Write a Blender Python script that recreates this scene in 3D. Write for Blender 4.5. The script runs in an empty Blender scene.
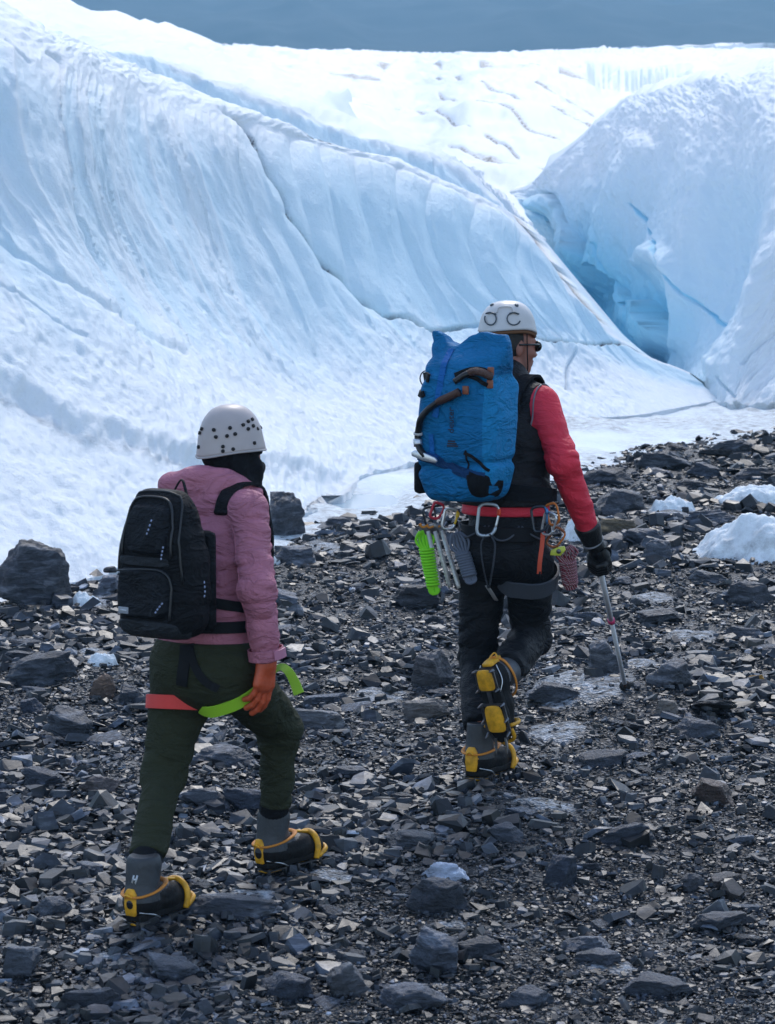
import bpy, bmesh, math, random
import numpy as np
from mathutils import Vector, Matrix

S = bpy.context.scene
COL = S.collection
R = math.radians
FPX, PITCH, CZ, CX, CY = 2800.0, R(5.325), 2.5, 387.5, 512.0
CP, SP = math.cos(PITCH), math.sin(PITCH)

# ---------------------------------------------------------------- geometry of the view (used only to lay the place out to scale)
def ray(px, py):
    px = np.asarray(px, float); py = np.asarray(py, float)
    x = (px-CX)/FPX; y = (CY-py)/FPX
    return x/(CP+y*SP), (-SP+y*CP)/(CP+y*SP)      # dX/dY, dZ/dY
def at(px, py, Y):
    a, b = ray(px, py)
    return np.array([a*Y, Y, CZ+b*Y], float)
def pix(p):
    p = np.asarray(p, float)
    x, y, z = p[..., 0], p[..., 1], p[..., 2]-CZ
    d = y*CP - z*SP
    u = y*SP + z*CP
    return CX+FPX*x/d, CY-FPX*u/d

# ---------------------------------------------------------------- noise
def _hash(ix, iy, iz, seed):
    h = (ix.astype(np.int64)*374761393 + iy.astype(np.int64)*668265263 + iz.astype(np.int64)*1274126177 + seed*974711) & 0xffffffff
    h = ((h ^ (h >> 13))*1103515245) & 0xffffffff
    h = ((h ^ (h >> 16))*2246822519) & 0xffffffff
    h = h ^ (h >> 15)
    return (h & 0xffffff)/float(0xffffff)*2-1
def noise3(x, y, z, seed=0):
    x, y, z = np.broadcast_arrays(np.asarray(x, float), np.asarray(y, float), np.asarray(z, float))
    ix, iy, iz = np.floor(x), np.floor(y), np.floor(z)
    fx, fy, fz = x-ix, y-iy, z-iz
    fx = fx*fx*fx*(fx*(fx*6-15)+10); fy = fy*fy*fy*(fy*(fy*6-15)+10); fz = fz*fz*fz*(fz*(fz*6-15)+10)
    out = 0
    for dx in (0, 1):
        for dy in (0, 1):
            for dz in (0, 1):
                w = (fx if dx else 1-fx)*(fy if dy else 1-fy)*(fz if dz else 1-fz)
                out = out + w*_hash(ix+dx, iy+dy, iz+dz, seed)
    return out
def noise2(x, y, seed=0):
    x, y = np.broadcast_arrays(np.asarray(x, float), np.asarray(y, float))
    ix, iy = np.floor(x), np.floor(y)
    fx, fy = x-ix, y-iy
    fx = fx*fx*fx*(fx*(fx*6-15)+10); fy = fy*fy*fy*(fy*(fy*6-15)+10)
    z = np.zeros_like(ix)
    a = _hash(ix, iy, z, seed); b = _hash(ix+1, iy, z, seed); c = _hash(ix, iy+1, z, seed); d = _hash(ix+1, iy+1, z, seed)
    return (a*(1-fx)+b*fx)*(1-fy)+(c*(1-fx)+d*fx)*fy
def fbm2(x, y, seed=0, o=4, g=0.5):
    s = 0; a = 1; 
    for i in range(o):
        s = s + a*noise2(x*2**i, y*2**i, seed+i*17); a *= g
    return s
def fbm3(x, y, z, seed=0, o=3, g=0.5):
    s = 0; a = 1
    for i in range(o):
        s = s + a*noise3(x*2**i, y*2**i, z*2**i, seed+i*17); a *= g
    return s
def sst(a, b, x):
    t = np.clip((x-a)/(b-a), 0, 1)
    return t*t*(3-2*t)

# ---------------------------------------------------------------- meshes
def mesh_data(name, v, f, smooth=True):
    me = bpy.data.meshes.new(name)
    v = np.asarray(v, np.float32); 
    if isinstance(f, np.ndarray):
        n, k = f.shape
        me.vertices.add(len(v)); me.vertices.foreach_set('co', v.ravel())
        me.loops.add(n*k); me.loops.foreach_set('vertex_index', f.astype(np.int32).ravel())
        me.polygons.add(n)
        me.polygons.foreach_set('loop_start', np.arange(0, n*k, k, dtype=np.int32))
        me.polygons.foreach_set('loop_total', np.full(n, k, np.int32))
        me.update(calc_edges=True); me.validate()
    else:
        me.from_pydata([tuple(map(float, p)) for p in v], [], [tuple(map(int, q)) for q in f]); me.update()
    if len(me.polygons):
        me.polygons.foreach_set('use_smooth', np.full(len(me.polygons), bool(smooth)))
    return me
def build(name, vf, mat=None, parent=None, origin=None, smooth=True):
    """one mesh object out of world-space vertices; its origin is the parent's, else ORIGIN, else the foot of its bounding box"""
    v, f = vf
    v = np.asarray(v, float)
    if parent is not None:
        og = np.array(parent['og'][:], float)
    elif origin is not None:
        og = np.asarray(origin, float)
    else:
        og = np.array([(v[:, 0].min()+v[:, 0].max())/2, (v[:, 1].min()+v[:, 1].max())/2, v[:, 2].min()])
    me = mesh_data(name, v-og, f, smooth)
    o = bpy.data.objects.new(name, me); COL.objects.link(o)
    o['og'] = [float(t) for t in og]
    if parent is not None: o.parent = parent
    else: o.location = og
    for m in (mat if isinstance(mat, (list, tuple)) else [mat]):
        if m is not None: me.materials.append(m)
    return o
def thing(name, loc, label=None, cat=None, group=None):
    o = bpy.data.objects.new(name, None); COL.objects.link(o)
    o.location = [float(t) for t in loc]; o['og'] = [float(t) for t in loc]
    o.empty_display_size = 0.1
    return tag(o, label, cat, group)
def tag(o, label=None, cat=None, group=None, kind=None):
    if label: o['label'] = label
    if cat: o['category'] = cat
    if group: o['group'] = group
    if kind: o['kind'] = kind
    return o
def join(*parts):
    V = []; Fs = []; n = 0
    for v, f in parts:
        v = np.asarray(v, float)
        V.append(v); Fs += [tuple(int(i)+n for i in q) for q in f]; n += len(v)
    return np.vstack(V), Fs
def grid_faces(nu, nv, close_u=False):
    i = np.arange(nu if close_u else nu-1)[:, None]; j = np.arange(nv-1)[None, :]
    i2 = (i+1) % nu
    a = i*nv+j; b = i2*nv+j; c = i2*nv+j+1; d = i*nv+j+1
    return np.stack([a, b, c, d], -1).reshape(-1, 4)
def unit(v):
    v = np.asarray(v, float); return v/max(np.linalg.norm(v), 1e-9)
def catmull(P, n):
    P = np.asarray(P, float); m = len(P)
    if m == 2: 
        t = np.linspace(0, 1, n)[:, None]; return P[0]*(1-t)+P[1]*t
    t = np.linspace(0, m-1, n); out = []
    Q = np.vstack([2*P[0]-P[1], P, 2*P[-1]-P[-2]])
    for x in t:
        i = min(int(x), m-2); u = x-i
        a, b, c, d = Q[i], Q[i+1], Q[i+2], Q[i+3]
        out.append(.5*((2*b)+(-a+c)*u+(2*a-5*b+4*c-d)*u*u+(-a+3*b-3*c+d)*u**3))
    return np.array(out)
def frames(P, closed=False):
    P = np.asarray(P, float); n = len(P)
    if closed: T = np.roll(P, -1, 0)-np.roll(P, 1, 0)
    else: T = np.gradient(P, axis=0)
    T = T/np.maximum(np.linalg.norm(T, axis=1, keepdims=True), 1e-9)
    N = np.zeros_like(P); ref = np.array([0, 0, 1.0]) if abs(T[0][2]) < .9 else np.array([1.0, 0, 0])
    N[0] = unit(np.cross(T[0], ref))
    for i in range(1, n):
        q = N[i-1]-T[i]*np.dot(N[i-1], T[i]); N[i] = unit(q)
    return T, N, np.cross(T, N)
def tube(P, r, k=8, closed=False, n=None, flat=1.0):
    """swept tube; r a number or one per point"""
    P = np.asarray(P, float)
    if n: 
        P2 = np.vstack([P, P[:1]]) if closed else P
        P = catmull(P2, n+1)[:-1] if closed else catmull(P, n)
    r = np.broadcast_to(np.asarray(r, float), (len(P),)) if np.ndim(r) == 0 or len(np.atleast_1d(r)) == len(P) else np.interp(np.linspace(0, 1, len(P)), np.linspace(0, 1, len(r)), r)
    T, N, B = frames(P, closed)
    a = np.linspace(0, 2*np.pi, k, endpoint=False)
    V = P[:, None]+r[:, None, None]*(np.cos(a)[None, :, None]*N[:, None]+flat*np.sin(a)[None, :, None]*B[:, None])
    m = len(P); V = V.reshape(-1, 3); Fc = []
    for i in range(m if closed else m-1):
        i2 = (i+1) % m
        for j in range(k):
            Fc.append((i*k+j, i*k+(j+1) % k, i2*k+(j+1) % k, i2*k+j))
    if not closed:
        Fc.append(tuple(range(k))[::-1]); Fc.append(tuple((m-1)*k+j for j in range(k)))
    return V, Fc
def ribbon(P, Nrm, w, t):
    """flat strap: path P, outward normals Nrm, width w, thickness t"""
    P = np.asarray(P, float); Nrm = np.asarray(Nrm, float)
    Nrm = Nrm/np.linalg.norm(Nrm, axis=1, keepdims=True)
    T = np.gradient(P, axis=0); T = T/np.linalg.norm(T, axis=1, keepdims=True)
    W = np.cross(T, Nrm); W = W/np.maximum(np.linalg.norm(W, axis=1, keepdims=True), 1e-9)
    w = np.broadcast_to(np.asarray(w, float), (len(P),))[:, None]
    a_, b_, c_, d_ = P-W*w/2, P-W*w/2*.96+Nrm*t, P+W*w/2*.96+Nrm*t, P+W*w/2
    V = []; Fc = []; m = len(P); k = 0
    for p, q in ((a_, b_), (b_, c_), (c_, d_), (d_, a_)):
        V.append(np.stack([p, q], 1).reshape(-1, 3))
        for i in range(m-1): Fc.append((k+i*2, k+i*2+1, k+i*2+3, k+i*2+2))
        k += 2*m
    for i in (0, m-1):
        V.append(np.array([a_[i], b_[i], c_[i], d_[i]])); Fc.append((k, k+1, k+2, k+3)); k += 4
    return np.vstack(V), Fc
def box(c, ax, half, bev=0.0):
    """bevelled box: centre, 3x3 rows = axes, half sizes"""
    bm = bmesh.new(); bmesh.ops.create_cube(bm, size=2)
    for q in bm.verts: q.co = Vector((q.co.x*half[0], q.co.y*half[1], q.co.z*half[2]))
    if bev: bmesh.ops.bevel(bm, geom=bm.edges[:], offset=bev, segments=2, affect='EDGES', profile=.5)
    bm.verts.index_update()
    ax = np.asarray(ax, float)
    V = np.array([q.co[:] for q in bm.verts]) @ ax + np.asarray(c, float)
    Fc = [[q.index for q in f.verts] for f in bm.faces]; bm.free()
    return V, Fc
def prism(poly, c, ax, depth, bev=0.0):
    """polygon in the (ax0, ax1) plane, extruded along ax2 by depth"""
    bm = bmesh.new()
    vs = [bm.verts.new((p[0], p[1], 0)) for p in poly]
    f = bm.faces.new(vs)
    r = bmesh.ops.extrude_face_region(bm, geom=[f])
    for q in [g for g in r['geom'] if isinstance(g, bmesh.types.BMVert)]: q.co.z += depth
    bmesh.ops.recalc_face_normals(bm, faces=bm.faces[:])
    if bev: bmesh.ops.bevel(bm, geom=bm.edges[:], offset=bev, segments=2, affect='EDGES', profile=.5)
    bm.verts.index_update()
    V = np.array([q.co[:] for q in bm.verts]) @ np.asarray(ax, float) + np.asarray(c, float)
    Fc = [[q.index for q in f.verts] for f in bm.faces]; bm.free()
    return V, Fc
_ICO = {}
def ico(n):
    if n not in _ICO:
        bm = bmesh.new(); bmesh.ops.create_icosphere(bm, subdivisions=n, radius=1)
        bm.verts.index_update()
        _ICO[n] = (np.array([q.co[:] for q in bm.verts]), np.array([[q.index for q in f.verts] for f in bm.faces])); bm.free()
    return _ICO[n]
def ellipsoid(c, ax, rad, n=3):
    v, f = ico(n)
    return (v*np.asarray(rad)) @ np.asarray(ax, float) + np.asarray(c, float), f

# ---------------------------------------------------------------- signed-distance modelling (bodies, clothes, packs)
def smin(a, b, k):
    h = np.clip(.5+.5*(b-a)/k, 0, 1)
    return b*(1-h)+a*h-k*h*(1-h)
def smax(a, b, k): return -smin(-a, -b, k)
class Grid:
    def __init__(s, lo, hi, h):
        s.h = h; s.lo = np.asarray(lo, float); n = np.ceil((np.asarray(hi)-s.lo)/h).astype(int)+1
        g = np.meshgrid(*[s.lo[i]+h*np.arange(n[i]) for i in range(3)], indexing='ij')
        s.P = np.stack(g, -1).astype(np.float32)
def d_cone(P, a, b, ra, rb, k=None):
    """tapered capsule; ra/rb numbers or (r_side, r_front) with k = side axis"""
    a = np.asarray(a, np.float32); b = np.asarray(b, np.float32)
    ab = b-a; t = np.clip(((P-a) @ ab)/max(float(ab @ ab), 1e-9), 0, 1)
    q = P-a-t[..., None]*ab
    if k is None:
        return np.sqrt((q*q).sum(-1))-(ra+(rb-ra)*t)
    ra = np.broadcast_to(np.asarray(ra, float), (2,)); rb = np.broadcast_to(np.asarray(rb, float), (2,))
    k = np.asarray(k, float); d = unit(ab); k = unit(k-d*np.dot(k, d)); fw = np.cross(d, k)
    qs = q @ k.astype(np.float32); qf = q @ fw.astype(np.float32); qd = q @ d.astype(np.float32)
    rs = ra[0]+(rb[0]-ra[0])*t; rf = ra[1]+(rb[1]-ra[1])*t; rm = (rs+rf)/2
    m = np.sqrt((qs/rs)**2+(qf/rf)**2+(qd/rm)**2)
    return (m-1)*np.minimum(rs, rf)*.85+0*m
def d_ell(P, c, ax, rad):
    q = (P-np.asarray(c, np.float32)) @ np.asarray(ax, np.float32).T / np.asarray(rad, np.float32)
    m = np.sqrt((q*q).sum(-1))
    return (m-1)*float(min(rad))
def d_box(P, c, ax, half, r):
    q = np.abs((P-np.asarray(c, np.float32)) @ np.asarray(ax, np.float32).T)-(np.asarray(half, np.float32)-r)
    return np.sqrt((np.maximum(q, 0)**2).sum(-1))+np.minimum(q.max(-1), 0)-r
def net(G, D):
    """naive surface nets of the zero set"""
    h = G.h; n = D.shape; ins = D < 0
    cnt = sum(ins[a:n[0]-1+a, b:n[1]-1+b, c:n[2]-1+c].astype(np.int8) for a in (0, 1) for b in (0, 1) for c in (0, 1))
    I, J, K = np.nonzero((cnt > 0) & (cnt < 8))
    idx = np.full(cnt.shape, -1, np.int64); idx[I, J, K] = np.arange(len(I))
    acc = np.zeros((len(I), 3)); num = np.zeros(len(I))
    cor = [(a, b, c) for a in (0, 1) for b in (0, 1) for c in (0, 1)]
    for p in cor:
        for ax in range(3):
            if p[ax]: continue
            q = list(p); q[ax] = 1
            d0 = D[I+p[0], J+p[1], K+p[2]]; d1 = D[I+q[0], J+q[1], K+q[2]]
            m = (d0 < 0) != (d1 < 0)
            t = np.where(m, d0/np.where(m, d0-d1, 1), 0)
            pos = np.stack([np.full(len(I), float(c)) for c in p], 1); pos[:, ax] += t
            acc += pos*m[:, None]; num += m
    V = G.lo+h*(np.stack([I, J, K], 1)+acc/num[:, None])
    Fs = []
    for ax in range(3):
        o1, o2 = [(1, 2), (2, 0), (0, 1)][ax]
        sl0 = [slice(None)]*3; sl1 = [slice(None)]*3
        sl0[ax] = slice(0, n[ax]-1); sl1[ax] = slice(1, n[ax])
        a = ins[tuple(sl0)]; b = ins[tuple(sl1)]
        e = np.stack(np.nonzero(a != b), 1)
        ok = (e[:, o1] > 0) & (e[:, o2] > 0) & (e[:, o1] < n[o1]-1) & (e[:, o2] < n[o2]-1)
        e = e[ok]
        def gi(d1, d2):
            c = e.copy(); c[:, o1] -= d1; c[:, o2] -= d2
            return idx[c[:, 0], c[:, 1], c[:, 2]]
        q = np.stack([gi(1, 1), gi(0, 1), gi(0, 0), gi(1, 0)], 1)
        flip = b[e[:, 0], e[:, 1], e[:, 2]]
        q[flip] = q[flip][:, ::-1]
        Fs.append(q)
    return V, np.vstack(Fs)
def surf_hit(fn, c, d, rmax=.4):
    """distance from c along d to the outermost zero of fn"""
    c = np.asarray(c, float); d = unit(d)
    t = np.linspace(rmax, 0, 160)
    D = fn((c+t[:, None]*d).astype(np.float32))
    i = np.nonzero(D < 0)[0]
    return float(t[i[0]]) if len(i) else 0.02
def band(fn, c, axis, w, t, a0=0, a1=360, n=48, ref=None, lift=.002, tilt=0.0, rmax=.4):
    """a strap that hugs the surface fn=0 around an axis; angles measured from ref"""
    axis = unit(axis); ref = unit(np.asarray(ref, float)-axis*np.dot(ref, axis)); oth = np.cross(axis, ref)
    P = []; Nn = []
    for a in np.linspace(R(a0), R(a1), n):
        d = math.cos(a)*ref+math.sin(a)*oth
        cc = np.asarray(c, float)+axis*tilt*math.cos(a)
        r = np.max([surf_hit(fn, cc+axis*s, d, rmax) for s in (-w*.4, 0, w*.4)])
        P.append(cc+d*(r+lift)); Nn.append(d)
    return ribbon(P, Nn, w, t)

# ---------------------------------------------------------------- materials
def mat(name, base=(.5, .5, .5), rough=.6, metal=0, spec=.5, bump=None, vary=None, sheen=0, crease=0):
    """principled; bump=(scale, strength, detail), vary=(scale, amount)"""
    m = bpy.data.materials.new(name); m.use_nodes = True
    nt = m.node_tree; b = nt.nodes['Principled BSDF']
    b.inputs['Base Color'].default_value = (*base, 1); b.inputs['Roughness'].default_value = rough
    b.inputs['Metallic'].default_value = metal; b.inputs['Specular IOR Level'].default_value = spec
    if sheen: b.inputs['Sheen Weight'].default_value = sheen
    tc = nt.nodes.new('ShaderNodeTexCoord')
    def noise(scale, det=4, rgh=.6):
        n = nt.nodes.new('ShaderNodeTexNoise'); n.inputs['Scale'].default_value = scale; n.inputs['Detail'].default_value = det
        n.inputs['Roughness'].default_value = rgh
        nt.links.new(tc.outputs['Object'], n.inputs['Vector']); return n
    if vary:
        n = noise(vary[0]); mx = nt.nodes.new('ShaderNodeMix'); mx.data_type = 'RGBA'
        mr = nt.nodes.new('ShaderNodeMapRange'); mr.inputs[1].default_value = .3; mr.inputs[2].default_value = .7
        nt.links.new(n.outputs['Fac'], mr.inputs[0]); nt.links.new(mr.outputs[0], mx.inputs[0])
        k = vary[1]
        mx.inputs[6].default_value = (*[c*(1-k) for c in base], 1); mx.inputs[7].default_value = (*[min(1, c*(1+k)) for c in base], 1)
        nt.links.new(mx.outputs[2], b.inputs['Base Color'])
        m2 = nt.nodes.new('ShaderNodeMapRange'); m2.inputs[3].default_value = max(0.05, rough-.1); m2.inputs[4].default_value = min(1, rough+.1)
        nt.links.new(n.outputs['Fac'], m2.inputs[0]); nt.links.new(m2.outputs[0], b.inputs['Roughness'])
    if bump:
        n = noise(bump[0], bump[2] if len(bump) > 2 else 3)
        bp = nt.nodes.new('ShaderNodeBump'); bp.inputs['Strength'].default_value = bump[1]; bp.inputs['Distance'].default_value = .01
        nt.links.new(n.outputs['Fac'], bp.inputs['Height']); nt.links.new(bp.outputs[0], b.inputs['Normal'])
        if crease:                                       # sharp wrinkles of worn cloth
            mp = nt.nodes.new('ShaderNodeMapping'); mp.inputs['Rotation'].default_value = (.35, .5, .3); mp.inputs['Scale'].default_value = (1, 1, 2.1); nt.links.new(tc.outputs['Object'], mp.inputs[0])
            hs = []
            for sc_ in (6.5, 17):
                q = nt.nodes.new('ShaderNodeTexNoise'); q.inputs['Scale'].default_value = sc_; q.inputs['Detail'].default_value = 3; q.inputs['Roughness'].default_value = .55; q.inputs['Distortion'].default_value = 1.1
                nt.links.new(mp.outputs[0], q.inputs['Vector'])
                s1 = nt.nodes.new('ShaderNodeMath'); s1.operation = 'SUBTRACT'; s1.inputs[1].default_value = .5; nt.links.new(q.outputs['Fac'], s1.inputs[0])
                s2 = nt.nodes.new('ShaderNodeMath'); s2.operation = 'ABSOLUTE'; nt.links.new(s1.outputs[0], s2.inputs[0])
                s3 = nt.nodes.new('ShaderNodeMath'); s3.operation = 'POWER'; s3.inputs[1].default_value = .65; nt.links.new(s2.outputs[0], s3.inputs[0]); hs.append(s3)
            mm = nt.nodes.new('ShaderNodeMath'); mm.operation = 'MULTIPLY_ADD'; mm.inputs[1].default_value = .35; nt.links.new(hs[1].outputs[0], mm.inputs[0]); nt.links.new(hs[0].outputs[0], mm.inputs[2])
            b2 = nt.nodes.new('ShaderNodeBump'); b2.inputs['Strength'].default_value = crease; b2.inputs['Distance'].default_value = .035; b2.invert = True
            nt.links.new(mm.outputs[0], b2.inputs['Height']); nt.links.new(b2.outputs[0], bp.inputs['Normal'])
    return m
# ================================================================ camera, light
SLOPE = 0.0414
def build_camera():
    cam = bpy.data.cameras.new('camera'); o = bpy.data.objects.new('camera', cam); COL.objects.link(o)
    cam.sensor_fit = 'VERTICAL'; cam.sensor_height = 36; cam.lens = 36*FPX/1024
    cam.clip_end = 20000; cam.clip_start = .1
    o.location = (0, 0, CZ); o.rotation_euler = (math.pi/2-PITCH, 0, 0)
    cam.dof.use_dof = True; cam.dof.focus_distance = 11.6; cam.dof.aperture_fstop = 11
    S.camera = o
build_camera()
SUN_EL, SUN_AZ = R(46), R(8)
w = bpy.data.worlds.new('World'); S.world = w; w.use_nodes = True
nt = w.node_tree; bg = nt.nodes['Background']
sk = nt.nodes.new('ShaderNodeTexSky'); sk.sky_type = 'NISHITA'; sk.sun_disc = False
sk.sun_elevation = SUN_EL; sk.sun_rotation = SUN_AZ; sk.air_density = 1.0; sk.dust_density = 1.2; sk.ozone_density = 1.3
hs = nt.nodes.new('ShaderNodeHueSaturation'); hs.inputs['Saturation'].default_value = .90; nt.links.new(sk.outputs[0], hs.inputs['Color']); nt.links.new(hs.outputs[0], bg.inputs[0]); bg.inputs[1].default_value = .15
sl = bpy.data.lights.new('sun', 'SUN'); sl.energy = 1.0; sl.angle = R(10); sl.color = (1, .97, .93)
so = bpy.data.objects.new('sun', sl); COL.objects.link(so)
sd = Vector((math.sin(SUN_AZ)*math.cos(SUN_EL), math.cos(SUN_AZ)*math.cos(SUN_EL), math.sin(SUN_EL)))
so.rotation_euler = sd.to_track_quat('Z', 'Y').to_euler(); so.location = sd*60
S.view_settings.view_transform = 'Standard'; S.view_settings.look = 'None'; S.view_settings.gamma = 1
S.view_settings.exposure = 1.0
S.cycles.max_bounces = 9; S.cycles.diffuse_bounces = 8; S.cycles.glossy_bounces = 2; S.cycles.transmission_bounces = 2
S.cycles.use_denoising = True

# ================================================================ ground
def plane_at(px, py):
    a, b = ray(px, py); Y = CZ/(SLOPE-b)
    return np.stack([a*Y, Y, CZ+b*Y], -1)
_e = plane_at(np.array([-700, -250, 0, 60, 140, 215, 300, 360, 420, 500, 570, 615, 660, 720, 775, 900, 1200.]),
              np.array([640, 612, 590, 574, 562, 548, 522, 511, 499, 480, 464, 453, 441, 432, 426, 416, 410.]))
def yedge(x): return np.interp(x, _e[:, 0], _e[:, 1])
_ice_patches = [  # px, py, half-width px, half-height px : frozen patches showing between the stones
    (585, 700, 52, 16), (372, 688, 28, 9), (335, 884, 26, 7), (318, 938, 36, 8), (640, 665, 40, 7), (560, 735, 30, 9),
    (95, 655, 26, 9), (92, 598, 22, 8), (320, 545, 22, 7), (655, 600, 26, 7), (690, 560, 26, 9), (300, 505, 30, 8),
    (430, 985, 30, 6), (120, 965, 60, 8), (610, 965, 34, 9), (250, 905, 40, 8), (675, 515, 28, 9), (545, 815, 34, 8), (455, 930, 40, 9), (700, 640, 30, 6)]
_ip = []
for (px, py, hw, hh) in _ice_patches:
    c = plane_at(px, py); e = plane_at(px+hw, py); u = plane_at(px, py-hh); _ip.append((c[0], c[1], abs(e[0]-c[0]), abs(u[1]-c[1])))
def patch_mask(x, y):
    m = np.zeros(np.shape(x))
    wob = .35*fbm2(np.asarray(x)*3.1, np.asarray(y)*1.7, 5)+.3*noise2(np.asarray(x)*11, np.asarray(y)*6, 9)
    for (cx, cy, rx, ry) in _ip:
        d = np.sqrt(((x-cx)/rx)**2+((y-cy)/ry)**2)
        m = np.maximum(m, 1-sst(.55, 1.0, d+wob))
    return m
_mp = plane_at(626, 700)
def gz(x, y):
    x = np.asarray(x, float); y = np.asarray(y, float)
    z = SLOPE*y+.035*fbm2(x*.55+3, y*.4, 1)+.018*fbm2(x*2.1, y*1.8, 2, 3)
    z = z+.10*np.exp(-(((x-_mp[0]-.1)/.5)**2+((y-_mp[1])/.6)**2))
    d = y-yedge(x)
    z = z+.02*sst(-7, -1, d)*sst(0.2, 1.6, x)-.05*sst(-1.2, .1, d)-.55*sst(0, 1.8, d)
    return z
def ground_at(px, py):
    a, b = ray(px, py); Y = float(CZ/(SLOPE-b))
    for _ in range(12):
        g = max(float(gz(a*Y, Y)), SLOPE*Y-.04); Y = Y+(CZ+b*Y-g)/(SLOPE-b)*.8
    return np.array([a*Y, Y, CZ+b*Y])

def rock_mat(name, base, light, brown, rough=.42, gravel=False):
    m = bpy.data.materials.new(name); m.use_nodes = True; nt = m.node_tree; N = nt.nodes; L = nt.links; b = N['Principled BSDF']
    tc = N.new('ShaderNodeTexCoord')
    mp = N.new('ShaderNodeMapping'); mp.inputs['Scale'].default_value = (1, 1, 3.2); mp.inputs['Rotation'].default_value = (.25, .2, 0)
    L.new(tc.outputs['Object'], mp.inputs[0])
    n1 = N.new('ShaderNodeTexNoise'); n1.inputs['Scale'].default_value = 9; n1.inputs['Detail'].default_value = 8; n1.inputs['Roughness'].default_value = .68
    n1.inputs['Distortion'].default_value = .4
    L.new(mp.outputs[0], n1.inputs['Vector'])
    n2 = N.new('ShaderNodeTexNoise'); n2.inputs['Scale'].default_value = 55; n2.inputs['Detail'].default_value = 6; n2.inputs['Roughness'].default_value = .7
    L.new(tc.outputs['Object'], n2.inputs['Vector'])
    r = N.new('ShaderNodeValToRGB'); c = r.color_ramp
    c.elements[0].position = .34; c.elements[0].color = (*[q*.36 for q in base], 1)
    c.elements[1].position = .70; c.elements[1].color = (*[q*1.25 for q in light], 1)
    e = c.elements.new(.52); e.color = (*base, 1)
    L.new(n1.outputs['Fac'], r.inputs[0])
    if gravel:
        gi = N.new('ShaderNodeNewGeometry'); rr = N.new('ShaderNodeValToRGB'); q = rr.color_ramp; q.interpolation = 'CONSTANT'
        cols = [(0, (.28, .30, .33)), (.34, (.55, .57, .62)), (.60, (.95, .97, 1.03)), (.78, (1.7, 1.73, 1.82)), (.90, (1.6, 1.2, .9)), (.945, (3.0, 3.05, 3.2)), (.99, (6.0, 6.0, 5.9))]
        q.elements[0].position = 0; q.elements[0].color = (*cols[0][1], 1); q.elements[1].position = cols[1][0]; q.elements[1].color = (*cols[1][1], 1)
        for p, cc in cols[2:]: el = q.elements.new(p); el.color = (*cc, 1)
        L.new(gi.outputs['Random Per Island'], rr.inputs[0]); tint = rr.outputs[0]
    else:
        oi = N.new('ShaderNodeObjectInfo'); tint = oi.outputs['Color']
    mx = N.new('ShaderNodeMix'); mx.data_type = 'RGBA'; mx.blend_type = 'MULTIPLY'; mx.inputs[0].default_value = 1; mx.clamp_result = False
    L.new(r.outputs[0], mx.inputs[6]); L.new(tint, mx.inputs[7])
    L.new(mx.outputs[2], b.inputs['Base Color'])
    mr = N.new('ShaderNodeMapRange'); mr.inputs[3].default_value = rough-.12; mr.inputs[4].default_value = rough+.25
    L.new(n2.outputs['Fac'], mr.inputs[0]); L.new(mr.outputs[0], b.inputs['Roughness'])
    ad = N.new('ShaderNodeMath'); ad.operation = 'MULTIPLY_ADD'; ad.inputs[1].default_value = .35
    L.new(n2.outputs['Fac'], ad.inputs[0]); L.new(n1.outputs['Fac'], ad.inputs[2])
    bp = N.new('ShaderNodeBump'); bp.inputs['Strength'].default_value = 1.0; bp.inputs['Distance'].default_value = .035 if not gravel else .0025
    L.new(ad.outputs[0], bp.inputs['Height']); L.new(bp.outputs[0], b.inputs['Normal'])
    return m
M_ROCK = rock_mat('slate', (.040, .046, .059), (.120, .130, .150), .1)
M_CHIP = rock_mat('slate_chips', (.022, .027, .036), (.062, .070, .086), .1, rough=.38, gravel=True)

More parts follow.
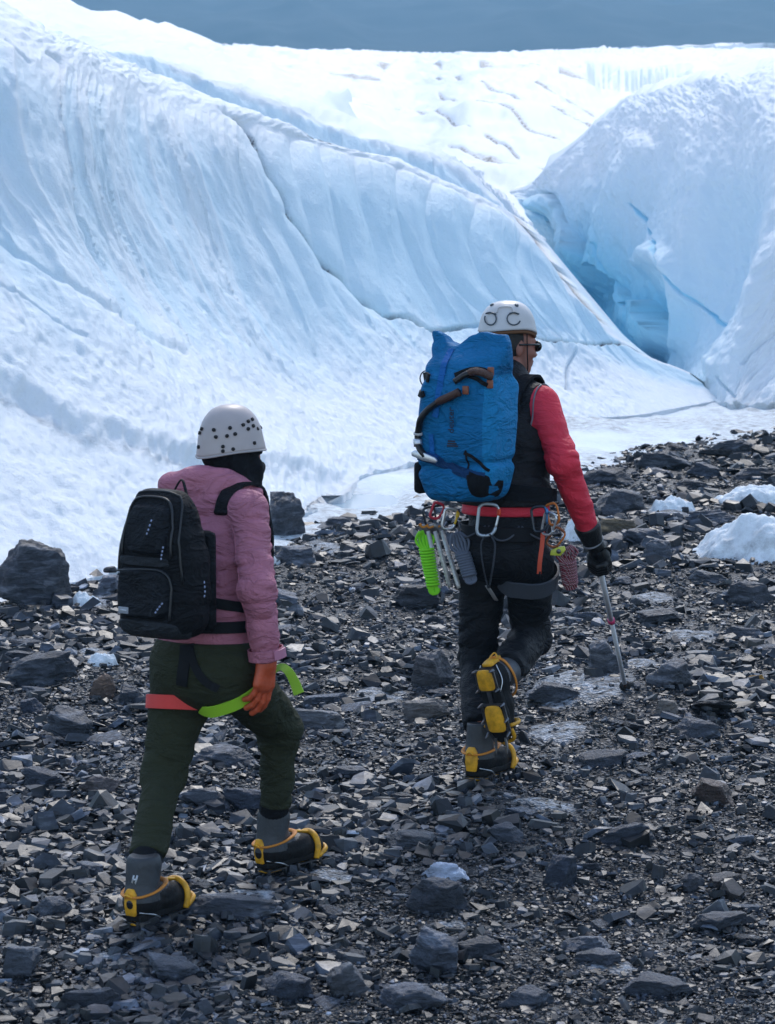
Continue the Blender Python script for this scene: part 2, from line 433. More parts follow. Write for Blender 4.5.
def ground_mat():
    m = bpy.data.materials.new('moraine_grit'); m.use_nodes = True; nt = m.node_tree; N = nt.nodes; L = nt.links; b = N['Principled BSDF']
    tc = N.new('ShaderNodeTexCoord')
    n = N.new('ShaderNodeTexVoronoi'); n.inputs['Scale'].default_value = 70; L.new(tc.outputs['Object'], n.inputs['Vector'])
    n2 = N.new('ShaderNodeTexNoise'); n2.inputs['Scale'].default_value = 30; n2.inputs['Detail'].default_value = 8; L.new(tc.outputs['Object'], n2.inputs['Vector'])
    r = N.new('ShaderNodeValToRGB'); r.color_ramp.elements[0].color = (.007, .008, .010, 1); r.color_ramp.elements[1].color = (.045, .05, .06, 1)
    L.new(n.outputs['Color'], r.inputs[0])
    at_ = N.new('ShaderNodeAttribute'); at_.attribute_name = 'ice'
    n3 = N.new('ShaderNodeTexNoise'); n3.inputs['Scale'].default_value = 22; n3.inputs['Detail'].default_value = 6; L.new(tc.outputs['Object'], n3.inputs['Vector'])
    mu = N.new('ShaderNodeMath'); mu.operation = 'MULTIPLY'; L.new(at_.outputs['Fac'], mu.inputs[0])
    m2 = N.new('ShaderNodeMapRange'); m2.inputs[1].default_value = .4; m2.inputs[2].default_value = .7; L.new(n3.outputs['Fac'], m2.inputs[0]); L.new(m2.outputs[0], mu.inputs[1])
    mx = N.new('ShaderNodeMix'); mx.data_type = 'RGBA'; L.new(mu.outputs[0], mx.inputs[0]); L.new(r.outputs[0], mx.inputs[6]); mx.inputs[7].default_value = (.42, .47, .54, 1)
    L.new(mx.outputs[2], b.inputs['Base Color']); b.inputs['Roughness'].default_value = .45
    bp = N.new('ShaderNodeBump'); bp.inputs['Strength'].default_value = .9; bp.inputs['Distance'].default_value = .02
    sm = N.new('ShaderNodeMath'); sm.operation = 'ADD'; L.new(n.outputs['Distance'], sm.inputs[0]); L.new(n2.outputs['Fac'], sm.inputs[1])
    L.new(sm.outputs[0], bp.inputs['Height']); L.new(bp.outputs[0], b.inputs['Normal'])
    return m
def add_attr(o, name, val):
    a = o.data.attributes.new(name, 'FLOAT', 'POINT'); a.data.foreach_set('value', np.asarray(val, np.float32).ravel())

def make_ground():
    x = np.concatenate([np.linspace(-60, -6, 30), np.linspace(-5.8, 5.8, 420), np.linspace(6, 60, 30)])
    y = np.concatenate([np.linspace(-20, 5, 24), np.linspace(5.1, 26, 620), np.linspace(26.3, 60, 30)])
    X, Y = np.meshgrid(x, y, indexing='ij')
    Z = gz(X, Y); pm = patch_mask(X, Y)
    Z = Z+.008*fbm2(X*9, Y*9, 3, 3)+.012*pm
    o = build('ground', (np.stack([X, Y, Z], -1).reshape(-1, 3), grid_faces(len(x), len(y))), ground_mat(), origin=(0, 0, 0))
    add_attr(o, 'ice', pm); tag(o, 'dark wet moraine grit with frozen patches', 'ground', kind='structure')
make_ground()

# ---- ice
def ice_mat(name='glacier_ice', rough=.5, grit=.75):
    m = bpy.data.materials.new(name); m.use_nodes = True; nt = m.node_tree; N = nt.nodes; L = nt.links; b = N['Principled BSDF']
    tc = N.new('ShaderNodeTexCoord'); bl = N.new('ShaderNodeAttribute'); bl.attribute_name = 'blue'; di = N.new('ShaderNodeAttribute'); di.attribute_name = 'dirt_shade'  # second mask: real dirt, plus shade painted into cracks and crevasses
    def noise(s, d=6, r=.6):
        n = N.new('ShaderNodeTexNoise'); n.inputs['Scale'].default_value = s; n.inputs['Detail'].default_value = d; n.inputs['Roughness'].default_value = r
        L.new(tc.outputs['Object'], n.inputs['Vector']); return n
    nl = noise(1.3, 5); nf = noise(13, 7, .72); nx = noise(60, 4, .7)
    ad = N.new('ShaderNodeMath'); ad.operation = 'MULTIPLY_ADD'; ad.inputs[1].default_value = .16; ad.use_clamp = True
    sb = N.new('ShaderNodeMath'); sb.operation = 'SUBTRACT'; sb.inputs[1].default_value = .5
    L.new(nl.outputs['Fac'], sb.inputs[0]); L.new(sb.outputs[0], ad.inputs[0]); L.new(bl.outputs['Fac'], ad.inputs[2])
    r = N.new('ShaderNodeValToRGB'); c = r.color_ramp
    c.elements[0].position = 0; c.elements[0].color = (.87, .905, .93, 1)
    c.elements[1].position = 1; c.elements[1].color = (.33, .74, .93, 1)
    e = c.elements.new(.4); e.color = (.66, .84, .935, 1)
    L.new(ad.outputs[0], r.inputs[0])
    mr = N.new('ShaderNodeMapRange'); mr.inputs[1].default_value = .38; mr.inputs[2].default_value = .68; L.new(nf.outputs['Fac'], mr.inputs[0])
    mu = N.new('ShaderNodeMath'); mu.operation = 'MULTIPLY'; L.new(mr.outputs[0], mu.inputs[0]); L.new(di.outputs['Fac'], mu.inputs[1])
    mu.use_clamp = True; mx = N.new('ShaderNodeMix'); mx.data_type = 'RGBA'; L.new(mu.outputs[0], mx.inputs[0]); L.new(r.outputs[0], mx.inputs[6]); mx.inputs[7].default_value = (.14, .145, .16, 1)
    L.new(mx.outputs[2], b.inputs['Base Color']); b.inputs['Roughness'].default_value = rough; b.inputs['Specular IOR Level'].default_value = .35
    sm = N.new('ShaderNodeMath'); sm.operation = 'MULTIPLY_ADD'; sm.inputs[1].default_value = .3
    L.new(nx.outputs['Fac'], sm.inputs[0]); L.new(nf.outputs['Fac'], sm.inputs[2])
    bp = N.new('ShaderNodeBump'); bp.inputs['Strength'].default_value = grit; bp.inputs['Distance'].default_value = .03
    L.new(sm.outputs[0], bp.inputs['Height']); L.new(bp.outputs[0], b.inputs['Normal'])
    return m
M_ICE = ice_mat()
def spl(nin, nout):
    t = np.linspace(0, nin-1, nout); B = np.zeros((nout, nin))
    for r_, x in enumerate(t):
        i = min(int(x), nin-2); u = x-i
        wt = [.5*(-u+2*u*u-u**3), .5*(2-5*u*u+3*u**3), .5*(u+4*u*u-3*u**3), .5*(-u*u+u**3)]
        for k, w_ in enumerate(wt):
            j = i-1+k
            if j < 0: B[r_, 0] += 2*w_; B[r_, 1] -= w_
            elif j > nin-1: B[r_, nin-1] += 2*w_; B[r_, nin-2] -= w_
            else: B[r_, j] += w_
    return B
def lin(nin, nout):
    t = np.linspace(0, nin-1, nout); B = np.zeros((nout, nin))
    for r_, x in enumerate(t):
        i = min(int(x), nin-2); u = x-i; u = u*u*(3-2*u); B[r_, i] += 1-u; B[r_, i+1] += u
    return B
def pchip(C, nv):
    """shape-preserving interpolation along axis 1"""
    d = np.diff(C, axis=1); m = np.zeros_like(C); k = C.shape[1]
    pr = d[:, :-1]*d[:, 1:]; hm = np.where(pr > 0, 2*pr/np.where(np.abs(d[:, :-1]+d[:, 1:]) < 1e-9, 1, d[:, :-1]+d[:, 1:]), 0)
    m[:, 1:-1] = hm; m[:, 0] = d[:, 0]; m[:, -1] = d[:, -1]
    t = np.linspace(0, k-1, nv); i = np.minimum(t.astype(int), k-2); u = (t-i)[None, :, None]
    return C[:, i]*(1+2*u)*(1-u)**2+m[:, i]*u*(1-u)**2+C[:, i+1]*u*u*(3-2*u)+m[:, i+1]*u*u*(u-1)
def loft(cols, slopes, footY, nu, nv, back, nb=26, step=.35, turn=8):
    """columns of (px, py) read top to foot, surface slope in degrees at each station, distance of each foot; back = per column (slope, dx)"""
    C = np.array(cols, float); Bu = spl(C.shape[0], nu)
    P = pchip(np.einsum('ui,ijk->ujk', Bu, C), nv)
    Sl = lin(C.shape[0], nu) @ np.array(slopes, float) @ lin(C.shape[1], nv).T
    T = np.tan(np.radians(Sl)); px, py = P[..., 0], P[..., 1]
    a, b = ray(px, py)
    Y = np.zeros_like(px); Z = np.zeros_like(px)
    Y[:, -1] = Bu @ np.array(footY, float); Z[:, -1] = CZ+b[:, -1]*Y[:, -1]
    for j in range(nv-2, -1, -1):
        den = np.minimum(b[:, j]-T[:, j], -.006)
        y = (Z[:, j+1]-T[:, j]*Y[:, j+1]-CZ)/den
        y = np.clip(y, Y[:, j+1]-.02, Y[:, j+1]+3)
        Y[:, j] = y; Z[:, j] = CZ+b[:, j]*y
    X = a*Y
    W = np.stack([X, Y, Z], -1)
    bk = lin(C.shape[0], nu) @ np.array(back, float)
    rows = []; p = W[:, 0]; s0 = Sl[:, 0]
    for k in range(nb):
        q = (k+1)/nb; sl_ = s0+(bk[:, 0]-s0)*min(1, q*turn)
        h = np.sqrt(1-np.clip(bk[:, 1], -.95, .95)**2)*np.cos(np.radians(sl_))
        d = np.stack([bk[:, 1]*np.cos(np.radians(sl_)), h, np.sin(np.radians(sl_))], -1)
        p = p+d*step*(1+2.0*q); rows.append(p)
    W = np.concatenate([np.stack(rows[::-1], 1), W], 1)
    sk_n = np.arange(1, 9)                             # the ice carries on below its visible foot
    W = np.concatenate([W, W[:, -1:]+np.stack([0*sk_n, .03*sk_n, -.16*sk_n], -1)[None]], 1)
    px = np.concatenate([px, np.repeat(px[:, -1:], 8, 1)], 1); py = np.concatenate([py, py[:, -1:]+4.0*sk_n[None]], 1)
    return W, px, py
def normals(W):
    n = np.cross(np.gradient(W, axis=0), np.gradient(W, axis=1)); n /= np.maximum(np.linalg.norm(n, axis=-1, keepdims=True), 1e-9)
    s = np.sign(n[..., 2:3]); s[s == 0] = 1
    return n*s
def poly_dist(px, py, line):
    d = np.full(px.shape, 1e9)
    for (x0, y0), (x1, y1) in zip(line[:-1], line[1:]):
        vx, vy = x1-x0, y1-y0; t = np.clip(((px-x0)*vx+(py-y0)*vy)/(vx*vx+vy*vy), 0, 1)
        d = np.minimum(d, np.hypot(px-x0-t*vx, py-y0-t*vy))
    return d
def smooth_line(L_, n=60): return [tuple(q) for q in catmull(np.array(L_, float), n)]
def ridged(x): return 1-np.abs(x)*2

def glacier_slope():
    cols = [
     [(-420,-260),(-425,-150),(-430,0),(-400,180),(-340,380),(-290,540),(-250,690)],
     [(-200,-120),(-210,-60),(-200,60),(-170,190),(-110,330),(-40,480),(20,596)],
     [(-50,-30),(-62,10),(-55,90),(-25,200),(40,330),(105,455),(150,565)],
     [(40,22),(30,55),(40,130),(68,230),(130,335),(190,435),(235,545)],
     [(95,43),(92,79),(102,160),(130,260),(190,350),(250,428),(305,512)],
     [(170,77),(165,106),(178,190),(210,280),(262,360),(320,422),(360,478)],
     [(245,108),(235,123),(250,205),(282,290),(328,360),(378,415),(420,460)],
     [(320,136),(312,144),(325,220),(352,290),(392,350),(432,403),(470,444)],
     [(405,167),(400,174),(412,235),(435,295),(465,347),(498,393),(530,426)],
     [(470,196),(468,204),(482,250),(505,300),(533,345),(565,386),(595,418)],
     [(512,220),(513,228),(528,265),(550,305),(577,345),(607,382),(635,415)],
     [(560,283),(562,290),(575,312),(592,336),(615,360),(640,385),(665,410)],
     [(620,340),(621,344),(630,354),(642,364),(658,378),(675,392),(692,405)],
     [(690,373),(690,375),(695,379),(701,384),(707,388),(714,393),(720,400)]]
    a = [12, 30, 55, 50, 40, 30, 24]; g = [9, 30, 68, 64, 44, 28, 22]; r = [16, 42, 55, 46, 38, 28, 22]
    sl_ = [a, a, a, [10, 30, 60, 54, 42, 29, 23], g, g, g, g, g, [11, 36, 62, 55, 42, 28, 22], r, r, r, r]
    fy = [float(plane_at(*c[-1])[1]) for c in cols]
    bk = [(-4, 0)]*7+[(-8, .1), (-14, .3), (-28, .55), (-38, .7), (-45, .8), (-50, .85), (-55, .85)]
    nu, nv = 900, 640
    W, px, py = loft(cols, sl_, fy, nu, nv, bk, turn=16)
    nb = 26; n = normals(W)
    mid = W[:, nb+nv//2]; su = np.concatenate([[0], np.cumsum(np.linalg.norm(np.diff(mid, axis=0), axis=1))])[:, None]
    tv = np.concatenate([np.zeros((nu, 1)), np.cumsum(np.linalg.norm(np.diff(W, axis=1), axis=2), axis=1)], 1)
    tv = tv-tv[:, nb:nb+1]                           # metres below the skyline
    v = (np.arange(W.shape[1])-nb)[None, :]/nv       # 0 skyline .. 1 foot
    PX = np.concatenate([np.repeat(px[:, :1], nb, 1), px], 1); PY = np.concatenate([np.repeat(py[:, :1], nb, 1)-1000, py], 1)
    wall = sst(.10, .22, v)*(1-sst(.55, .8, v))
    smoothface = sst(235, 300, PX)*(1-sst(.5, .62, v))        # right of the long crack the wall is smoother, broad flutes
    wv = noise2(su*.5, tv*.9, 4)*.25
    f1 = ridged(noise2((su+wv)/.20, tv/1.8, 11)); f2 = ridged(noise2((su+wv)/.085, tv/.7, 12))
    cups = noise2((su+wv)/.11, tv/.30, 14); cup2 = noise2((su+wv)/.05, tv/.11, 16)
    wv2 = wv*1.6+.12*noise2(su*1.3, tv*.25, 15)
    broad = np.abs(np.sin((su+wv2)/.50*np.pi))**.8
    thin = np.maximum(0, 1-np.abs(noise2((su+wv+.03*noise2(su/.1, tv/.35, 18))/.17, tv/2.2, 17))*5)**1.5
    D = wall*((1-smoothface)*(.016*f1+.006*f2+.004*cups+.008*cup2+.024*thin)+smoothface*(.055*broad+.022*thin*(.4+.6*noise2(su/.3, tv, 19)**2)+.003*cup2))
    apron = sst(.5, .72, v)
    st1 = noise2((su+.25*tv)/.13, tv/.55, 21); st2 = noise2((su+.2*tv)/.055, tv/.17, 22); st3 = fbm2(su/.5, tv/.6, 23); st4 = noise2((su+.2*tv)/.03, tv/.08, 26)
    D += apron*(.008*st1+.011*st2+.009*st4+.012*st3)
    D += (1-sst(.08, .2, v))*(.009*noise2(su/.07, tv/.10, 24)+.012*fbm2(su/.4, tv/.5, 25))
    D += .05*fbm2(su/1.4, tv/1.6, 31)
    # long shallow groove and the dark crack of the wall
    def groove(line, wpx, dep, lo=None):
        nonlocal D
        d = poly_dist(PX+2.0*noise2(PX*.05, PY*.05, 77), PY, smooth_line(line)); D -= dep*np.exp(-(d/wpx)**2)
    groove([(48,52),(60,66),(64,120),(70,160),(82,210),(104,262),(135,318)], 2.6, .05)
    groove([(228,108),(244,121),(259,141),(268,165),(278,190),(290,222),(310,252),(332,275),(356,297),(382,316),(402,322),(425,332),(452,330),(480,327)], 1.6, .10)
    groove([(228,108),(244,121),(259,141),(268,165),(278,190),(290,222),(310,252),(332,275),(356,297),(382,316)], 7, .05)
    groove([(536,338),(560,341),(585,344),(604,344),(628,347),(650,355),(668,362)], 1.1, .06)
    groove([(575,350),(567,365),(566,385)], 1.2, .04)
    groove([(0,233),(20,246),(36,258),(60,272),(80,283),(110,302),(150,330),(185,352)], 3.0, .035)
    groove([(0,283),(30,297),(62,318),(90,332)], 1.4, .025)
    groove([(4,40),(14,52),(28,64)], 1.6, .02)
    # scarps: ice below the line lies deeper
    def scarp(line, hpx, dep, fade, ext):
        nonlocal D
        L_ = np.array(smooth_line(line)); yl = np.interp(PX, L_[:, 0], L_[:, 1], left=L_[0, 1], right=L_[-1, 1])
        h = np.interp(PX, [L_[0, 0], L_[-1, 0]], hpx)
        yl = yl+2.5*noise2(PX*.08, 0*PX, 41)
        on = sst(L_[0, 0]-1, L_[0, 0]+30, PX)*(1-sst(fade[0], fade[1], PX)) if ext else sst(L_[0, 0], L_[0, 0]+40, PX)*(1-sst(fade[0], fade[1], PX))
        t = sst(0, 1, (PY-(yl-h))/h); rec = 1-sst(0, 130, PY-yl)
        fl = .022*ridged(noise2(su/.085, tv*.3, 43))*t*(1-sst(0, 6, PY-yl))
        D -= on*(dep*t*rec-fl)
    scarp([(-160,300),(-60,345),(0,384),(30,396),(60,412),(90,424),(115,430),(150,436),(190,448),(230,462)], (24, 11), .09, (205, 285), True)
    scarp([(235,455),(265,462),(300,468),(345,478)], (9, 9), .06, (330, 360), False)
    D = D*(1-.75*sst(560, 680, PX))*np.where(v < 0, 1-.92*sst(440, 500, PX), 1)
    W = W+n*D[..., None]
    blue = .42*wall*sst(.1, .3, v)*(.55+.45*sst(150, 420, PX))+.12*wall*np.clip(-f1, -1, 1)*(1-smoothface)
    blue += .5*sst(470, 640, PX)*np.where(v < 0, 1, 0)*.8
    dirt_shade = .18*sst(.955, 1.0, v)*(.5+.5*noise2(su/.2, tv/.1, 51))
    d0 = poly_dist(PX, PY, smooth_line([(-60,350),(0,388),(30,400),(60,416),(90,428),(115,434),(150,440),(190,452)]))
    dirt_shade += .5*np.exp(-(d0/3.0)**2)  # darker thin line along the foot of the scarp
    d1 = poly_dist(PX, PY, smooth_line([(244,121),(259,141),(268,165),(278,190),(290,222),(310,252),(332,275),(356,297),(382,316),(402,322),(425,332),(470,330)]))
    dirt_shade += 3.2*np.exp(-(d1/1.15)**2)*sst(244, 250, PX)*(1-sst(380, 480, PX)*.5)  # shade inside the long crack, painted dark into the ice colour
    d2 = poly_dist(PX, PY, smooth_line([(536,338),(560,341),(585,344),(604,344),(628,347),(650,355),(668,362)])); dirt_shade += 2.0*np.exp(-(d2/.9)**2)  # lower crack: its shade is painted on the same way
    o = build('glacier_slope', (W.reshape(-1, 3), grid_faces(nu, W.shape[1])), M_ICE, origin=(0, 20, 0))
    add_attr(o, 'blue', np.clip(blue, 0, 1)); add_attr(o, 'dirt_shade', np.clip(dirt_shade, 0, 3))
    tag(o, 'fluted blue-white glacier wall sweeping down to the stones behind the hikers', 'glacier', kind='structure')
    return W, PX, PY, nb
GS, GS_px, GS_py, GS_nb = glacier_slope()
_silY = GS[:, GS_nb, 1]; _silpx = GS_px[:, GS_nb]
def silY(px): return np.interp(px, _silpx, _silY)
print('sil Y', [round(float(silY(q)), 1) for q in (0, 100, 200, 300, 400, 500, 600, 690)])

def glacier_ridge():
    sil = [(-60,-25),(20,14),(62,31),(103,44),(145,54),(200,75),(250,92),(300,108),(350,124),(398,138),(440,154),(463,167),(482,188),(500,206)]
    low = [(-60,-8),(20,24),(62,44),(103,58),(145,78),(200,104),(250,125),(300,142),(350,162),(398,180),(440,202),(463,214),(482,222),(500,232)]
    cols = [[s_, (s_[0]*.75+l_[0]*.25+2, s_[1]*.72+l_[1]*.28), (s_[0]*.4+l_[0]*.6+4, s_[1]*.4+l_[1]*.6), (l_[0]+6, l_[1])] for s_, l_ in zip(sil, low)]
    fy = [float(silY(l_[0]))+1.4+.9*i/len(sil) for i, l_ in enumerate(low)]
    sl_ = [[7, 14, 14, 12]]*2+[[7, 20, 28, 28]]+[[8, 44, 60, 56]]*9+[[10, 46, 60, 50]]*2
    nu, nv = 420, 110
    W, px, py = loft(cols, sl_, fy, nu, nv, [(3.5, 0)]*8+[(2, 0), (0, 0), (-3, 0), (-8, -.1), (-14, -.1), (-20, -.1)], nb=30, step=.5)
    nb = 30; n = normals(W)
    su = np.concatenate([[0], np.cumsum(np.linalg.norm(np.diff(W[:, nb+30], axis=0), axis=1))])[:, None]
    tv = np.concatenate([np.zeros((nu, 1)), np.cumsum(np.linalg.norm(np.diff(W, axis=1), axis=2), axis=1)], 1)
    v = (np.arange(W.shape[1])-nb)[None, :]/nv
    D = sst(.15, .4, v)*(.03*ridged(noise2(su/.16, tv/1.0, 61))+.02*noise2(su/.08, tv/.2, 62))+.02*fbm2(su/.5, tv/.6, 63)+.05*fbm2(su/1.6, tv/1.6, 64)
    W = W+n*D[..., None]
    o = build('glacier_ridge', (W.reshape(-1, 3), grid_faces(nu, W.shape[1])), M_ICE, origin=(0, 25, 0))
    add_attr(o, 'blue', .3*sst(.2, .5, v)+0*D); add_attr(o, 'dirt_shade', 0*D)
    tag(o, 'second ice ridge rising behind the fluted wall', 'glacier', kind='structure')
glacier_ridge()

def glacier_bank():
    sil = [(440,150),(456,160),(472,169),(492,186),(516,209),(536,233),(553,258),(572,288),(594,316)]
    low = [(455,215),(475,225),(488,235),(498,250),(518,266),(541,288),(563,310),(584,335),(604,352)]
    cols = [[s_, (s_[0]*.8+l_[0]*.2, s_[1]*.8+l_[1]*.2), (s_[0]*.4+l_[0]*.6, s_[1]*.4+l_[1]*.6), l_] for s_, l_ in zip(sil, low)]
    fy = [34, 33.6, 33, 32.4, 31.8, 31, 30, 29.2, 28.6]
    W, px, py = loft(cols, [[12, 24, 42, 46]]*9, fy, 260, 120, [(1, -.3), (1, -.3), (1, -.3), (0, -.2), (-10, -.1), (-22, 0), (-34, .1), (-45, .3), (-55, .4)], nb=26, step=.12)
    nb = 26; n = normals(W); su = np.linspace(0, 12, 260)[:, None]; tv = np.linspace(0, 7, W.shape[1])[None, :]
    v = (np.arange(W.shape[1])-nb)[None, :]/120
    D = .05*fbm2(su/.5, tv/.9, 65)+.02*noise2(su/.12, tv/.3, 66)
    W = W+n*D[..., None]
    o = build('glacier_bank', (W.reshape(-1, 3), grid_faces(260, W.shape[1])), M_ICE, origin=(3, 31, 0))
    add_attr(o, 'blue', np.clip(.75*sst(.15, .6, v)*sst(40, 120, np.arange(260.)[:, None]), 0, 1)+0*D); add_attr(o, 'dirt_shade', 0*D)
    tag(o, 'far ice bank dropping into the blue meltwater gully', 'glacier', kind='structure')
glacier_bank()

def glacier_cliff():
    cols = [
     [(508,190),(516,198),(526,210),(538,228),(550,250),(562,282)],
     [(530,184),(534,192),(542,208),(553,230),(568,262),(588,314)],
     [(553,163),(557,185),(564,215),(574,250),(588,290),(608,344)],
     [(580,138),(584,168),(588,208),(593,250),(602,295),(622,358)],
     [(610,112),(612,150),(612,200),(612,250),(618,300),(638,368)],
     [(640,97),(642,145),(639,200),(637,255),(642,310),(658,374)],
     [(668,88),(672,140),(668,205),(662,265),(662,318),(672,372)],
     [(703,81),(706,140),(703,210),(697,275),(694,330),(694,385)],
     [(740,73),(742,140),(736,212),(724,285),(714,345),(706,396)],
     [(780,64),(778,140),(768,218),(752,295),(736,352),(724,403)],
     [(850,50),(846,140),(832,225),(806,305),(780,360),(758,406)],
     [(960,30),(955,140),(940,240),(910,325),(880,372),(850,410)],
     [(1150,0),(1150,150),(1140,260),(1120,345),(1090,390),(1060,418)]]
    fy = [33.8, 33.2, 32.5, 31.8, 31.0, 30.1, 29.2, 28.0, 26.9, 26.1, 25.8, 25.4, 24.7]
    sl_ = [[20, 28, 38, 44, 44, 44]]*2+[[20, 38, 48, 54, 58, 58]]*2+[[16, 42, 53, 59, 62, 60]]*3+[[15, 42, 53, 57, 54, 46], [14, 41, 52, 56, 50, 41], [14, 40, 50, 53, 46, 36]]+[[12, 36, 46, 49, 40, 28]]*3
    nu, nv = 620, 560
    W, px, py = loft(cols, sl_, fy, nu, nv, [(-5, .3)]*2+[(2, .3)]*11, nb=30, step=.5)
    nb = 30; n = normals(W)
    PX = np.concatenate([np.repeat(px[:, :1], nb, 1), px], 1); PY = np.concatenate([np.repeat(py[:, :1], nb, 1)-1000, py], 1)
    su = np.concatenate([[0], np.cumsum(np.linalg.norm(np.diff(W[:, nb+nv//3], axis=0), axis=1))])[:, None]
    tv = np.concatenate([np.zeros((nu, 1)), np.cumsum(np.linalg.norm(np.diff(W, axis=1), axis=2), axis=1)], 1)
    v = (np.arange(W.shape[1])-nb)[None, :]/nv
    D = .06*fbm2(su/.9, tv/1.2, 71)+.016*noise2(su/.11, tv/.13, 72)*sst(-.05, .05, v)+.010*noise2(su/.05, tv/.06, 79)*sst(-.05, .05, v)+.026*ridged(noise2(su/.22, tv/1.6, 73))*sst(.1, .3, v)
    # bowls and ribs of the gully wall
    def bump(x, y, rx, ry, h, rot=0):
        nonlocal D
        c, s_ = math.cos(R(rot)), math.sin(R(rot)); X_ = (PX-x)*c+(PY-y)*s_; Y_ = -(PX-x)*s_+(PY-y)*c
        D += h*np.exp(-(X_/rx)**2-(Y_/ry)**2)
    def rib(line, wpx, h):
        nonlocal D
        D += h*np.exp(-(poly_dist(PX, PY, smooth_line(line))/wpx)**2)
    rib([(640,150),(625,188),(614,212),(608,240),(603,275),(592,305)], 15, .20)
    rib([(642,262),(660,256),(676,270),(684,290),(676,318),(672,345),(660,362)], 9, .16)
    bump(575, 250, 16, 45, -.15, 10); bump(540, 205, 10, 9, -.3); bump(655, 320, 26, 40, -.22); bump(718, 260, 22, 80, -.35, 12)
    bump(690, 240, 14, 70, .18, 10)
    rib([(800,215),(765,275),(735,335),(706,378)], 16, .12)
    for L_, w_, d_ in (([(634,205),(645,222),(658,240),(668,258),(678,278),(690,298),(703,318),(716,334)], 1.1, .05),
                       ([(607,245),(613,270),(621,292),(630,312),(634,335),(645,350)], 1.1, .05),
                       ([(720,378),(726,388),(736,396)], 1.2, .05), ([(775,330),(752,352),(742,362)], 2.2, .05)):
        D -= d_*np.exp(-(poly_dist(PX+1.5*noise2(PX*.06, PY*.06, 78), PY, smooth_line(L_))/w_)**2)
    ap = sst(.72, .95, v)*sst(690, 730, PX)
    D += ap*(.03*noise2((su-.2*tv)/.16, tv/.3, 74)+.02*noise2(su/.07, tv/.1, 75))
    W = W+n*D[..., None]
    hollow = np.exp(-((PX-592)/34)**2-((PY-285)/62)**2)+.8*np.exp(-((PX-650)/38)**2-((PY-325)/50)**2)+.75*np.exp(-((PX-541)/15)**2-((PY-208)/14)**2)
    blue = (.20*sst(.12, .4, v)+.22*sst(150, 260, PY)*(1-sst(640, 700, PX)))*(1-sst(715, 790, PX+.25*(PY-300)))+.75*hollow+.12*np.exp(-((PX-718+.25*(PY-260))/26)**2)*sst(.2, .4, v)
    dirt_shade = .5*sst(.93, 1, v)*(.5+.5*noise2(su/.15, tv/.08, 76))*sst(690, 720, PX)
    for L_ in ([(634,205),(645,222),(658,240),(668,258),(678,278),(690,298),(703,318),(716,334)], [(607,245),(613,270),(621,292),(630,312),(634,335),(645,350)]):
        blue += .5*np.exp(-(poly_dist(PX, PY, smooth_line(L_))/1.1)**2)
    o = build('glacier_cliff', (W.reshape(-1, 3), grid_faces(nu, W.shape[1])), M_ICE, origin=(5, 26, 0))
    add_attr(o, 'blue', np.clip(blue, 0, 1)); add_attr(o, 'dirt_shade', np.clip(dirt_shade, 0, .9))
    tag(o, 'rounded ice cliff with blue hollows and thin cracks right of the gully', 'glacier', kind='structure')
glacier_cliff()

